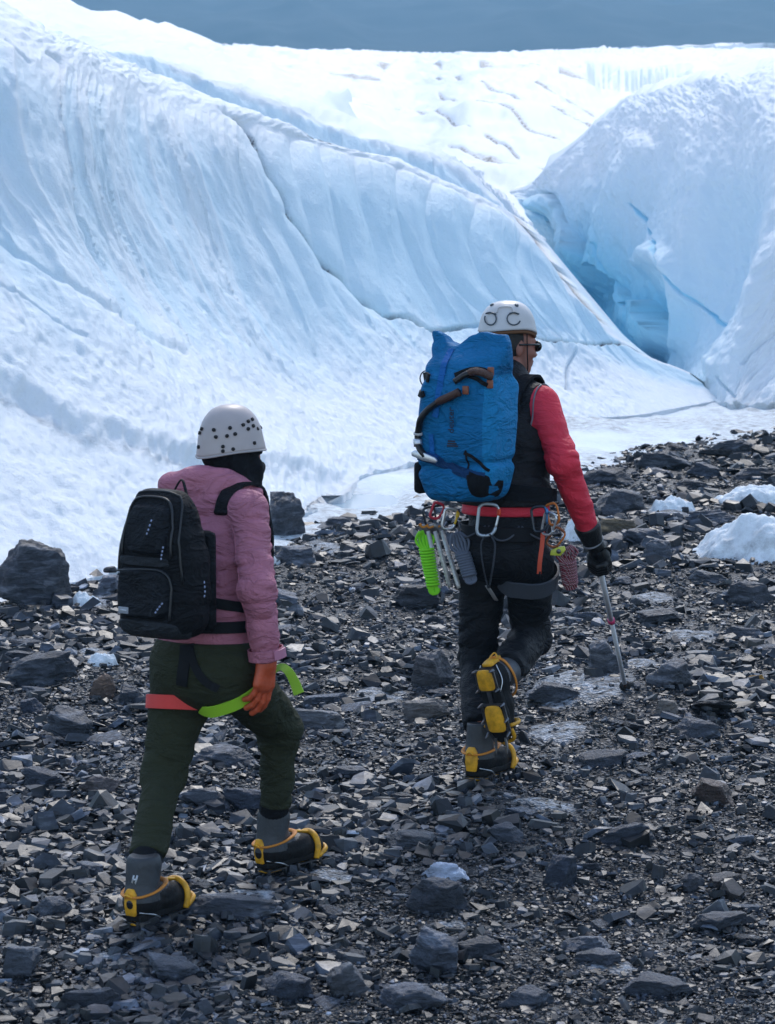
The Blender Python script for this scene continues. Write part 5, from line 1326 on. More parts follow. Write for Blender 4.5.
    # black straps from hips to the leg loops, and the waist belt
    def drape(pix_, w_, name='harness_strap', fn=tfn, lift=.004, mat_=M_BLACKW, n=26):
        """a strap laid on the clothes along a path given as points round the body axis"""
        P_ = catmull([np.asarray(q, float) for q in pix_], n); out = []; nn = []
        for p in P_:
            c = np.array([pel[0], pel[1], p[2]]); d = unit(p-c); out.append(c+d*(surf_hit(fn, c, d, .35)+lift)); nn.append(d)
        return build(name, ribbon(out, nn, w_, .004), mat_, person)
    drape([at(176, 640, 8.8), at(173, 665, 8.75), at(168, 690, 8.75)], .040)
    drape([at(180, 640, 8.8), at(190, 668, 8.75), at(205, 684, 8.75), at(222, 692, 8.75)], .026)
    jf = lambda P: jkt(P, 0, True)
    build('waist_belt', band(jf, wai-.03*Up, Up, .038, .006, 0, 359, 70, Rt, .004, rmax=.3), M_BLACKW, person)
    return dict(person=person, A=A, nek=nek, shR=shR, shL=shL, che=che, wai=wai, pel=pel, jkt=jf)
WOM = make_pink_hiker()

def make_day_pack():
    """small black rucksack on the pink jacket"""
    A0 = yawframe(38); lean = unit(np.array((0, 0, 1))+.16*A0[1]); A = mkframe(A0[1], lean); A = np.array([A[0], A[1]-0*A[2], A[2]])
    B = np.array([A[0], -A[1], A[2]])                    # rows: right, out (towards the viewer), up
    che, wai = WOM['che'], WOM['wai']; c = at(164, 564, 8.74)
    def W(p): return c+np.asarray(p, float) @ B
    def fn(P):
        q = (P-c.astype(np.float32)) @ B.T.astype(np.float32); x, y, z = q[..., 0], q[..., 1], q[..., 2]
        wx = .150-.055*sst(.0, .26, z)-.012*sst(-.1, -.25, z); wy = .085-.030*sst(.05, .25, z)+.012*sst(-.02, -.2, z)
        a = np.abs(np.stack([x/wx*.14, y/wy*.08, z], -1))-np.array([.14-.062, .08-.062, .235-.062])
        d = np.sqrt((np.maximum(a, 0)**2).sum(-1))+np.minimum(a.max(-1), 0)-.062
        return d+.004*noise3(x*12, y*12, z*12, 41)+folds(q, .003, (8, 8, 14), 42)
    o = thing('backpack', W((0, 0, -.235)), 'small plain black backpack on the pink jacket', 'backpack')
    MB = cloth('black_pack_fabric', (.0055, .006, .008), .68, 330, .2); MP = cloth('black_pocket_fabric', (.008, .0095, .013), .6, 330, .2); MG = cloth('charcoal_trim', (.024, .027, .032), .6, 330, .2)
    build('main_compartment', sdf_mesh(fn, *bounds([W((x, y, z)) for x in (-.18, .18) for y in (-.13, .13) for z in (-.26, .26)], .01), .006), MB, o)
    def yface(x, z): 
        d = B[1]; p0 = W((x, 0, z)); return surf_hit(fn, p0, d, .16)
    def pocket(name, x0, x1, z0, z1, th, m, r=.04):
        cx, cz, hx, hz = (x0+x1)/2, (z0+z1)/2, (x1-x0)/2, (z1-z0)/2
        n = 30; V = []; u = np.linspace(-1, 1, n)
        for a in u:
            for b in u:
                # rounded-square disc, gently padded
                k = max(abs(a), abs(b)); s_ = (abs(a)**5+abs(b)**5)**(1/5) or 1
                xa, zb = a*k/s_, b*k/s_; x, z = cx+hx*xa, cz+hz*zb
                e = 1-sst(.86, 1.0, k); V.append(W((x, yface(x, z)-.004+th*e*(1+.12*math.sin(a*5)*math.cos(b*4)), z)))
        return build(name, (np.array(V), grid_faces(n, n)), m, o)
    pocket('upper_pocket', -.085, .090, .035, .195, .020, MP)
    pocket('trim_band', -.125, .100, .000, .030, .010, MG)
    pocket('lower_pocket', -.120, .105, -.165, -.002, .024, MP)
    pocket('base_panel', -.135, .130, -.232, -.168, .013, MG)
    def line(name, pts, r, m, lift=.010, n=30, par=None):
        P_ = catmull([W((x, 0, z)) for x, z in pts], n); loc = [((p-c) @ B[0], (p-c) @ B[2]) for p in P_]
        return build(name, tube([W((x, yface(x, z)+lift, z)) for x, z in loc], r, 6), m, par or o)
    MZ = mat('zip_coil', (.014, .015, .018), .4)
    line('zip', [(-.10, .03), (-.098, .12), (-.075, .20), (0, .215), (.075, .20), (.10, .12), (.105, .03)], .0045, MZ, .003)
    line('zip', [(-.128, -.02), (-.118, .11), (-.09, .212), (0, .232), (.09, .215), (.118, .11), (.135, -.05)], .004, MZ, .002)
    line('zip', [(-.12, -.02), (0, -.008), (.08, -.012), (.112, -.05), (.112, -.16)], .004, MZ, .014)
    MW = mat('pale_cord', (.36, .42, .62), .5)
    for pts in ([(.040, .150), (.034, .120), (.026, .095)], [(.098, .070), (.092, .045), (.086, .020)], [(.098, -.105), (.080, -.125), (.066, -.145)]):
        P_ = catmull([W((x, yface(x, z)+.028, z)) for x, z in pts], 18)
        build('zip_pull', join(*[tube(P_[i:i+3], .0026, 6) for i in range(0, 16, 4)]), MW, o)
    # a pull on the side
    P_ = catmull([W((.150, -.02, -.045)), W((.158, -.015, -.075)), W((.155, -.012, -.105))], 18)
    build('zip_pull', join(*[tube(P_[i:i+3], .0024, 6) for i in range(0, 16, 4)]), MW, o)
    p = W((-.070, yface(-.070, -.140)+.023, -.140))
    lb = build('label', box(p, B, (.021, .0015, .0105), .001), mat('grey_label', (.30, .32, .36), .5), o)
    build('label_line', box(p+B[1]*.002, B, (.014, .0006, .0022)), mat('label_print', (.55, .57, .60), .5), lb)
    # shoulder straps and hip belt of the pack, lying on the jacket
    jf = WOM['jkt']; Rt, Fw, Up = WOM['A']; nek = WOM['nek']
    for sg, nm in ((1, 'shoulder_strap'), (-1, 'shoulder_strap')):
        P_ = []; N_ = []
        cs = WOM['che']+sg*.082*Rt; ctr = cs+.03*Up
        for a in np.linspace(128, -60, 40):
            d = unit(-math.cos(R(a))*-1*(-Fw)*-1*(-1)+0*Up) if False else unit(-Fw*-math.cos(R(a))*1+Up*math.sin(R(a)))
            r = surf_hit(jf, ctr, d, .42); P_.append(ctr+d*(r+.006)); N_.append(d)
        build(nm, ribbon(P_, N_, .060, .011), MB, o)
    sd_ = WOM['wai']+.02*Up
    for sg in (1, -1):
        P_ = []; N_ = []
        for t in np.linspace(0, 1, 24):
            a = R(250-sg*0) ; ang = (-75+95*t) if sg > 0 else (255-95*t)
            d = math.cos(R(ang))*Rt+math.sin(R(ang))*Fw; cc_ = sd_+Up*(.045-.05*t)
            r = surf_hit(jf, cc_, d, .32); P_.append(cc_+d*(r+.005)); N_.append(d)
        build('side_strap', ribbon(P_, N_, .034, .005), M_BLACKW, o)
    build('back_panel', box(W((.000, -.090, -.055)), B, (.130, .022, .160), .02), MB, o)
    P_ = catmull([W((-.03, -.075, .215)), W((0, -.085, .26)), W((.03, -.075, .215))], 14); build('haul_loop', tube(P_, .006, 6, flat=.5), M_BLACKW, o)
make_day_pack()
# ================================================================ the hiker with the blue pack
def make_red_hiker():
    A = yawframe(32); Rt, Fw, Up = A
    gL = ground_at(486, 783)
    pel, wai, che, nek = at(507, 545, 10.76), at(505, 505, 10.79), at(503, 440, 10.88), at(504, 384, 10.95)
    shR, shL = at(541, 404, 10.82), at(464, 404, 11.04)
    elR, wrR, grp = at(563, 461, 10.70), at(589, 531, 10.86), at(599, 563, 10.95)
    elL = shL-Up*.26+Fw*.10-Rt*.04; wrL = elL+Fw*.20-Up*.10
    hiL, hiR = at(483, 563, 10.84), at(530, 563, 10.72)
    knL, knR = at(478, 660, 10.90), at(530, 637, 10.93)
    BL = yawframe(30); OL = np.array([gL[0], gL[1], float(gz(gL[0], gL[1]))+.042]); anL = OL+np.array((0, -.045, .15)) @ BL
    dR_ = unit(np.array((.24, .14, -.97))); BR = mkframe(dR_, (.52, .85, .1)); OR = at(491, 697, 10.42); anR = OR+np.array((0, -.05, .155)) @ BR
    hf = unit((math.sin(R(60)), math.cos(R(60)), -.06)); HA = mkframe(hf, Up); hc = at(512, 346, 11.02)
    hfn, hpt = head_sdf(hc, HA, 1.0)
    tip = ground_at(626, 690); top = grp+unit(grp-tip)*.075; pax = unit(tip-grp)
    gfn, gb = grip_sdf(wrR, grp, pax, unit(np.array((.5, -.75, .1))), 1.05)
    gfn2, gb2 = hand_sdf(wrL, unit(wrL-elL), Up+.2*Rt, Rt, 1.0)
    def body(P):
        d = d_cone(P, pel, wai, (.130, .095), (.125, .09), Rt)
        d = smin(d, d_cone(P, wai, che, (.13, .09), (.15, .10), Rt), .05)
        d = smin(d, d_cone(P, che, nek-.03*Up, (.170, .11), (.12, .08), Rt), .05)
        d = smin(d, d_cone(P, nek-.03*Up, hc-.06*Up-.01*HA[1], .064, .058), .03)
        d = smin(d, hfn(P), .02)
        for sh, el, wr, g in ((shR, elR, wrR, gfn), (shL, elL, wrL, gfn2)):
            d = smin(d, d_cone(P, sh, el, .054, .042), .04); d = smin(d, d_cone(P, el, wr, .040, .027), .02); d = smin(d, g(P)+.002, .008)
        for hi, kn, an in ((hiL, knL, anL), (hiR, knR, anR)):
            d = smin(d, d_cone(P, hi, kn, .085, .054), .05); d = smin(d, d_cone(P, kn, an, .050, .030), .02)
        return d
    lo, hi_ = bounds([pel, nek, hc+.12*Up, shL, shR, elL, wrL, grp, knL, knR, anL-.1*Up, anR-.1*Fw, OR], .15)
    person = build('person', sdf_mesh(body, lo, hi_, .008), M_SKIN, origin=(OL[0]+.05, OL[1], OL[2]-.03))
    tag(person, 'hiker in red long sleeves, black vest and black trousers lifting a crampon boot', 'person')
    # face finer than the body grid would give: the same skin, a closer mesh
    # trousers
    M_BT = cloth('black_trousers', (.0055, .0062, .009), .65, 320, .12, 0, .25)
    cuL = anL+.05*unit(knL-anL); cuR = anR+.0*unit(knR-anR)
    def trs(P, wr=1.0):
        d = d_cone(P, wai+.01*Up, pel-.02*Up, (.150, .126), (.156, .134), Rt)
        d = smin(d, d_ell(P, pel-.05*Fw-.03*Up+.052*Rt, A, (.090, .098, .095)), .06)
        d = smin(d, d_ell(P, pel-.05*Fw-.03*Up-.057*Rt, A, (.090, .098, .095)), .06)
        for hi, kn, an in ((hiL, knL, cuL), (hiR, knR, cuR)):
            d = smin(d, d_cone(P, hi, kn, .096, .080), .022)
            d = smin(d, d_cone(P, kn, an, .080, .074), .03)
        if wr:
            k = .45+1.3*near(P, knL, .14)+1.3*near(P, knR, .15)+1.0*near(P, cuL, .14)+1.0*near(P, cuR, .12)
            d = d+(folds(P, .0080, (6, 6, 17), 53)+folds(P, .0035, (12, 12, 36), 54))*k+.005*noise3(P[..., 0]*8, P[..., 1]*8, P[..., 2]*8, 58)
        for an, kn in ((cuL, knL), (cuR, knR)):
            q = (P-an.astype(np.float32)) @ unit(an-kn).astype(np.float32); d = np.where(near(P, an, .14) > .2, smax(d, q-.005, .006), d)
        return smax(d, (P-(wai+.03*Up).astype(np.float32)) @ Up.astype(np.float32), .01)
    build('trousers', sdf_mesh(trs, *bounds([wai+.03*Up, hiL, hiR, knL, knR, cuL-.03*Up, cuR-.1*Fw], .17), .0068), M_BT, person)
    M_BOOT = mat('black_boot', (.030, .033, .038), .45, bump=(120, .25), vary=(25, .3))
    make_boot(person, OL, BL, M_BOOT, label='boot planted on the gravel')
    make_boot(person, OR, BR, mat('grey_boot_upper', (.075, .08, .09), .45, bump=(120, .25), vary=(25, .3)), label='raised boot with its sole toward the viewer')
    # red long-sleeved shirt
    M_RED = cloth('red_stretch_fabric', (.720, .040, .070), .6, 520, .06, 0, .25, .35)
    def trunk(P, g=0.0):
        d = d_cone(P, wai-.03*Up, wai, (.166+g, .132+g), (.160+g, .128+g), Rt)
        d = smin(d, d_cone(P, wai, che, (.158+g, .126+g), (.172+g, .132+g), Rt), .05)
        d = smin(d, d_cone(P, che, nek-.045*Up, (.170+g, .130+g), (.125+g, .092+g), Rt), .06)
        d = smin(d, d_cone(P, nek-.07*Up, shL, .078+g, .062+g), .04)
        d = smin(d, d_cone(P, nek-.07*Up, shR, .078+g, .062+g), .04)
        return d
    def shirt(P):
        d = trunk(P)
        for sh, el, wr_ in ((shR, elR, wrR), (shL, elL, wrL)):
            ar = d_cone(P, sh, el, .071, .062); ar = smin(ar, d_cone(P, el, wr_, .061, .046), .03)
            kk = .006+.040*near(P, sh, .09); h = np.clip(.5+.5*(ar-d)/kk, 0, 1); d = ar*(1-h)+d*h-kk*h*(1-h)
        k = .4+1.0*near(P, elR, .13)+.9*near(P, wrR, .10)
        d = d+(folds(P, .0045, (8, 8, 24), 61)+folds(P, .0022, (15, 15, 42), 65))*k+.003*noise3(P[..., 0]*8, P[..., 1]*8, P[..., 2]*8, 62)
        for wr_, el in ((wrR, elR), (wrL, elL)):
            q = (P-wr_.astype(np.float32)) @ unit(wr_-el).astype(np.float32); d = np.where(near(P, wr_, .12) > .2, smax(d, q-.004, .006), d)
        q = ((wai-.035*Up).astype(np.float32)-P) @ Up.astype(np.float32)
        arm = np.minimum(d_cone(P, elR, wrR, .09, .09), d_cone(P, elL, wrL, .09, .09))
        return np.where(arm < 0, d, smax(d, q, .008))
    build('shirt', sdf_mesh(shirt, *bounds([wai-.06*Up, wai-.2*Rt, wai+.2*Rt, nek+.05*Up, shR, shL, elR, wrR, wrL, elL], .12), .0065), M_RED, person)
    # black vest over it
    def vest(P):
        d = trunk(P, .019)+.004*noise3(P[..., 0]*9, P[..., 1]*9, P[..., 2]*13, 63)+folds(P, .004, (7, 7, 15), 64)
        d = smin(d, d_cone(P, nek-.03*Up, nek+.028*Up+.015*Fw, .080, .074), .03)
        for sh, el in ((shR, elR), (shL, elL)):
            out = unit((sh-nek)-Up*np.dot(sh-nek, Up)); q = (P-(sh+.012*out).astype(np.float32)) @ unit(out+.12*Up).astype(np.float32)
            hh = .118-np.sqrt((((P-(sh-.01*Up).astype(np.float32)) @ np.stack([Fw, Up]).T.astype(np.float32))**2).sum(-1))
            d = smax(d, np.minimum(q, hh), .004)
        q = ((wai+.004*Up).astype(np.float32)-P) @ Up.astype(np.float32)
        return smax(d, q, .006)
    vs = build('vest', sdf_mesh(vest, *bounds([wai, wai-.2*Rt, wai+.2*Rt, nek+.06*Up, shR, shL], .12), .0065), cloth('black_vest', (.0085, .008, .010), .6, 300, .12, 0, .25), person)
    # grey piping round the armhole of the vest
    out = unit((shR-nek)-Up*np.dot(shR-nek, Up)); cc = shR+.010*out-.01*Up; P_ = []
    for a in np.linspace(0, 2*np.pi, 40, endpoint=False):
        d = math.cos(a)*Up+math.sin(a)*Fw; P_.append(cc+d*(min(.122, surf_hit(lambda P: trunk(P, .014), cc, d, .16)+.002)))
    P_ = [p for p in P_ if p[2] > shR[2]-.16]
    build('piping', tube(P_, .0035, 6, closed=False), mat('grey_piping', (.16, .16, .18), .5), vs)
    # gloves
    M_GL = mat('black_leather_glove', (.007, .007, .008), .42, bump=(120, .35), vary=(30, .4))
    g = build('glove', sdf_mesh(lambda P: gfn(P)-.003, gb[0], gb[1], .0034), M_GL, person)
    ax = unit(wrR-elR); P_ = [wrR-ax*.030, wrR-ax*.008, wrR+ax*.03, wrR+ax*.058]
    build('glove_cuff', tube(P_, [.052, .051, .044, .040], 20, n=14), M_GL, g)
    build('cuff_strap', tube([wrR+ax*.052+.043*(math.cos(t)*np.cross(ax, Fw)+math.sin(t)*unit(Fw-ax*np.dot(ax, Fw))) for t in np.linspace(0, 6.28, 30, endpoint=False)], .007, 6, closed=True, flat=.4), mat('grey_velcro', (.22, .23, .25), .5), g)
    build('glove', sdf_mesh(lambda P: gfn2(P)-.003, gb2[0], gb2[1], .0045), M_GL, person)
    # hair at the nape, headband, dark glasses, chin strap
    def hair(P):
        d = d_ell(P, hpt(0, -.026, .022), HA, (.0795, .090, .092))
        q = (P-hpt(0, .012, 0).astype(np.float32)) @ HA[1].astype(np.float32); return smax(d+.002*noise3(P[..., 0]*90, P[..., 1]*90, P[..., 2]*40, 3), q, .01)
    build('hair', sdf_mesh(hair, *bounds([hpt(x, y, z) for x in (-.1, .1) for y in (-.13, .03) for z in (-.10, .13)], .01), .005), M_HAIR, person)
    MS = mat('dark_lens', (.006, .006, .008), .12, spec=.6)
    gl = []
    for x in (-1, 1): gl.append(ellipsoid(hpt(x*.034, .094, .004), HA, (.030, .014, .022), 3))
    gl.append(tube([hpt(-.02, .106, .008), hpt(0, .110, .010), hpt(.02, .106, .008)], .005, 6, n=8))
    for x in (-1, 1): gl.append(tube([hpt(x*.060, .090, .010), hpt(x*.080, .05, .010), hpt(x*.084, -.02, .006)], .0045, 6, n=14))
    build('sunglasses', join(*gl), MS, person)
    st = []
    for x in (-1, 1): st.append(tube([hpt(x*.088, .01, .05), hpt(x*.080, .022, -.03), hpt(x*.052, .045, -.09), hpt(0, .058, -.119)], .005, 6, n=24, flat=.5))
    build('chin_strap', join(*st), M_BLACKW, person)
    # helmet
    HB = mkframe(HA[1]+.06*Up, Up); rad = (.102, .116, .112); cc = at(507.5, 329, 11.02)
    M_HW = mat('white_helmet_shell', (.60, .58, .57), .35, vary=(14, .06), bump=(160, .04))
    he = helmet_shell(person, cc, HB, rad, M_HW, (.026, .010), flare=.005)
    build('padding', tube([cc+(rad[0]-.006)*math.cos(a)*HB[0]+(rad[1]-.006)*math.sin(a)*HB[1]-(.008+.026*max(0, math.sin(a))**2+.010*max(0, -math.sin(a))**2)*HB[2] for a in np.linspace(0, 6.283, 60, endpoint=False)], .008, 6, closed=True), mat('brown_padding', (.16, .07, .03), .8), he)
    M_CL = mat('helmet_clip', (.05, .07, .09), .4)
    def on(x, y): 
        q = helmet_point(cc, HB, rad, x, y); return q[0]+q[1]*.005 if q else None
    for cx_, w_ in ((491, 5.5), (513.5, 6.5)):
        P_ = [on(cx_+w_*math.cos(R(a)), 319+6*math.sin(R(a))) for a in range(20 if cx_ > 500 else -60, 300 if cx_ > 500 else 210, 14)]
        build('headlamp_clip', tube([p for p in P_ if p is not None], .0028, 6), M_CL, he)
        P_ = [on(cx_-4, 314), on(cx_, 313), on(cx_+5, 314.5)]
        build('headlamp_clip', tube([p for p in P_ if p is not None], .0055, 6, n=8, flat=.6), M_CL, he)
    for x, y in ((492, 305), (516.5, 305.5)):
        q = helmet_point(cc, HB, rad, x, y)
        if q: build('vent_hole', disc(q[0]+q[1]*.003, q[1], .008), M_CL, he)
    P_ = [on(x, y) for x, y in ((497, 313), (498, 309), (503, 307.5), (509, 307.5), (512, 309), (513, 313))]
    build('shell_ridge', tube(catmull(P_, 24), .003, 6), M_HW, he)
    # harness
    M_HG = mat('grey_harness', (.050, .057, .072), .6, bump=(240, .25)); tfn = lambda P: trs(P, 0)
    dR = unit(knR-hiR); dL = unit(knL-hiL)
    def legf(hi, kn): return lambda P: np.maximum(smin(d_cone(P, hi, kn, .100, .083), tfn(P), .004), d_cone(P, hi, kn, .118, .100))
    build('leg_loop', band(legf(hiR, knR), hiR*.84+knR*.16, unit(dR-.25*Up-.12*Rt), .070, .008, 0, 359, 60, Rt, .005, rmax=.2), M_HG, person)
    build('leg_loop', band(legf(hiL, knL), hiL*.84+knL*.16, unit(dL+.05*Rt), .055, .008, 0, 359, 60, Rt, .005, rmax=.2), M_BLACKW, person)
    tr0 = lambda P: trunk(P, .006)
    build('harness_belt', band(lambda P: np.minimum(tfn(P), tr0(P)), pel+.055*Up, Up, .055, .009, 0, 359, 80, Rt, .005, rmax=.3), M_BLACKW, person)
    # rigid gear loops sagging from the belt
    bf = lambda P: np.minimum(tfn(P), tr0(P)); LP = {}
    for nm, (a0, a1) in dict(left=(262, 205), mid=(318, 268), right=(372, 322)).items():
        P_ = []
        for t in np.linspace(0, 1, 20):
            a = R(a0+(a1-a0)*t); d = math.cos(a)*Rt+math.sin(a)*Fw; c0 = pel+(.085-.050*math.sin(math.pi*t))*Up
            P_.append(c0+d*(surf_hit(bf, c0, d, .3)+.012+.020*math.sin(math.pi*t)))
        build('gear_loop', tube(P_, .004, 6), M_HG, person); LP[nm] = P_
    # pole data for the next builder
    return dict(person=person, A=A, pel=pel, wai=wai, che=che, nek=nek, trunk=lambda P: trunk(P, .012), bf=bf, grp=grp, tip=tip, top=top, loops=LP)
MAN = make_red_hiker()

def make_blue_pack():
    A0 = yawframe(32); lean = unit(np.array((0, 0, 1))+.06*A0[1]); A = mkframe(A0[1], lean)
    B = np.array([A[0], -A[1], A[2]]); c = at(468, 424, 10.56)
    def W(p): return c+np.asarray(p, float) @ B
    def loc(P):
        q = (P-c.astype(np.float32)) @ B.T.astype(np.float32); return q[..., 0], q[..., 1], q[..., 2]
    def fn(P):
        x, y, z = loc(P)
        wx = .168-.010*sst(.08, .33, z)-.035*sst(-.16, -.30, z); cxs = .0+.006*np.sin(z*9)
        wy = .118-.085*sst(.17, .33, z)-.015*sst(-.18, -.31, z)
        lim = .345-.050*np.exp(-((x+.040)/.050)**2)-.012*np.exp(-((x-.03)/.05)**2)+.004*np.sin(x*40)
        a = np.abs(np.stack([(x-cxs)/wx*.16, (y+.02*sst(.15, .33, z))/wy*.11, z*0], -1))-np.array([.16-.055, .11-.055, 9.0])
        d = np.sqrt((np.maximum(a[..., :2], 0)**2).sum(-1))+np.minimum(a[..., :2].max(-1), 0)-.055
        d = smax(d, z-lim, .012); d = smax(d, -.292-z, .05)
        q = np.stack([x, y, z], -1); m = sst(.05, .20, z)
        d = d+folds(q, .0075, (7, 7, 11), 71)*(.5+1.5*m)+.008*noise3(x*7, y*7, z*7, 72)+folds(q, .003, (15, 15, 22), 73)
        # pulled in by the straps
        d = d+.012*np.exp(-((z+.150-.10*x)/.014)**2)*(1-m)+.008*np.exp(-((z-.175-.12*(x-.05))/.02)**2)*sst(-.02, .04, x)
        return d
    o = thing('backpack', W((0, 0, -.30)), 'tall blue roll-top backpack with black straps on the black vest', 'backpack')
    MBl = cloth('blue_pack_fabric', (.006, .155, .360), .7, 300, .22, 0, .2, .7); MBs = cloth('light_blue_side', (.012, .215, .460), .7, 300, .2, 0, .2, .7)
    MBd = cloth('dark_blue_fabric', (.006, .045, .135), .6, 300, .2)
    body = build('pack_bag', sdf_mesh(fn, *bounds([W((x, y, z)) for x in (-.2, .2) for y in (-.16, .16) for z in (-.33, .36)], .01), .0062), MBl, o)
    # lighter side panel: faces that look sideways
    body.data.materials.append(MBs)
    nrm = np.empty(len(body.data.polygons)*3, np.float32); body.data.polygons.foreach_get('normal', nrm); nrm = nrm.reshape(-1, 3)
    cen = np.empty(len(body.data.polygons)*3, np.float32); body.data.polygons.foreach_get('center', cen); cen = cen.reshape(-1, 3)+np.array(body['og'][:])-c
    lx, lz = cen @ B[0], cen @ B[2]
    body.data.polygons.foreach_set('material_index', ((lx > .128) & (lz < .19) & (lz > -.22)).astype(np.int32))
    def yf(x, z):
        return surf_hit(fn, W((x, -.02, z)), B[1], .20)-.02
    def strip(name, pts, w, m, lift=.003, th=.003, n=30, par=None):
        P_ = catmull([(x, z) for x, z in pts], n)
        Q = [W((x, yf(x, z)+lift, z)) for x, z in P_]
        return build(name, ribbon(Q, np.tile(B[1], (n, 1)), w, th), m, par or o)
    MW = cloth('blue_webbing', (.008, .125, .400), .5, 300, .3)
    strip('top_strap', [(-.050, .285), (-.052, .24), (-.055, .16), (-.066, .06), (-.072, .03)], .026, MW, .006)
    strip('lower_strap', [(-.088, -.035), (-.086, -.08), (-.082, -.135)], .020, MW, .006)
    strip('bottom_strap', [(-.150, -.115), (-.09, -.128), (0, -.160), (.08, -.182), (.135, -.190)], .038, MBd, .004)
    strip('side_strap', [(.010, .185), (.06, .205), (.11, .208), (.150, .195)], .026, M_BLACKW, .008)
    strip('side_strap', [(.035, .190), (.08, .182), (.12, .165), (.152, .150)], .016, M_BLACKW, .010)
    strip('compression_strap', [(.055, -.10), (.09, -.115), (.125, -.145), (.15, -.165)], .012, M_BLACKW, .006)
    strip('seam', [(.060, -.09), (.064, -.15), (.068, -.20)], .007, M_BLACKW, .003)
    MP = mat('brown_end', (.25, .075, .035), .5)
    for x, z in ((.148, .205), (.150, .158), (.066, .135)):
        build('strap_end', box(W((x, yf(x, z)+.016, z)), B, (.012, .006, .016), .003), MP, o)
    # buckles on the left side, black stretch pocket low on the right, hip-belt wing on the left
    strip('side_buckle', [(-.155, .175), (-.120, .180), (-.095, .175)], .034, M_BLACKW, .005, .008, 12)
    ring = [W((-.150+.030*math.cos(t)-.020, .02+.0*t, .168+.030*math.sin(t))) for t in np.linspace(.4, 5.6, 20)]; build('strap_loop', tube(ring, .004, 6, flat=.5), M_BLACKW, o)
    def pad(name, pts, th, m):
        # padded patch following the bag, given by its corner outline
        cx, cz = np.mean([p[0] for p in pts]), np.mean([p[1] for p in pts]); n = len(pts); V = [W((cx, yf(cx, cz)+th, cz))]; Fc = []
        rings = 8; Q = catmull(np.array(pts+pts[:1], float), 49)[:-1]; k = len(Q)
        for r_ in range(1, rings+1):
            t = r_/rings
            for q in Q:
                x, z = cx+(q[0]-cx)*t, cz+(q[1]-cz)*t; V.append(W((x, yf(x, z)-.003+(th+.003)*(1-sst(.7, 1, t)), z)))
        for j in range(k): Fc.append((0, 1+j, 1+(j+1) % k))
        for r_ in range(rings-1):
            for j in range(k): Fc.append((1+r_*k+j, 1+(r_+1)*k+j, 1+(r_+1)*k+(j+1) % k, 1+r_*k+(j+1) % k))
        return build(name, (np.array(V), Fc), m, o)
    pad('side_pocket', [(.066, -.155), (.105, -.168), (.148, -.185), (.150, -.235), (.125, -.270), (.080, -.262), (.062, -.21)], .012, M_BLACK)
    pad('bottom_flap', [(-.120, -.185), (-.08, -.165), (0, -.170), (.05, -.20), (.06, -.25), (.02, -.272), (-.06, -.268), (-.10, -.235)], .010, MBl)
    pad('pocket_lid', [(-.158, -.105), (-.11, -.100), (-.06, -.112), (-.055, -.135), (-.11, -.140), (-.155, -.130)], .020, cloth('navy_fabric', (.010, .06, .20), .6, 300, .2))
    build('belt_fin', box(W((-.172, .035, -.205)), B, (.020, .055, .062), .018), M_BLACK, o)
    strip('side_strap', [(-.160, .120), (-.135, .112), (-.115, .118)], .022, M_BLACKW, .006, .008, 10)
    # hip belt wings along the body
    bf = MAN['bf']; Rt, Fw, Up = MAN['A']
    for sg in (1, -1):
        P_ = []; N_ = []
        for t in np.linspace(0, 1, 26):
            a = R((-88+100*t) if sg > 0 else (268-100*t)); d = math.cos(a)*Rt+math.sin(a)*Fw; c0 = MAN['wai']+(.075-.03*t)*Up
            r = max(surf_hit(bf, c0, d, .3), surf_hit(MAN['trunk'], c0, d, .3)); P_.append(c0+d*(r+.012)); N_.append(d)
        build('hip_belt', ribbon(P_, N_, np.linspace(.075, .05, 26), .016), M_BLACK, o)
    # shoulder straps
    for sg in (1, -1):
        P_ = []; N_ = []; ctr = MAN['che']+sg*.085*Rt+.05*Up
        for a in np.linspace(150, -55, 40):
            d = unit(Fw*math.cos(R(a))+Up*math.sin(R(a))); P_.append(ctr+d*(surf_hit(MAN['trunk'], ctr, d, .4)+.004)); N_.append(d)
        build('shoulder_strap', ribbon(P_, N_, .062, .012), M_BLACK, o)
    # printed name and mark
    MT = mat('dark_print', (.004, .012, .04), .5)
    tx = np.array([B[2], B[0]*-1, B[1]])                 # reads upwards
    V, Fc = text_mesh('deuter', .036, (0, 0, 0), np.eye(3))
    V2 = np.array([W((.002-v[1], 0, .020+v[0])) for v in V]); yy = [yf(.002-v[1], .020+v[0]) for v in V[::max(1, len(V)//40)]]
    V2 = V2+B[1]*(max(yy)+.0015)+np.outer(V[:, 2], B[1]); build('lettering', (V2, Fc), MT, o, smooth=False)
    mk = []
    for i in range(3):
        z = -.058-.009*i; x0 = -.014-.003*i; x1 = .016+.006*i; y_ = max(yf(x0, z), yf(x1, z)); mk.append(box((W((x0, y_+.002, z))+W((x1, y_+.002, z)))/2, B, ((x1-x0)/2, .0012, .003)))
    build('printed_mark', join(*mk), MT, o, smooth=False)
    return W, yf, B
PK_W, PK_yf, PK_B = make_blue_pack()

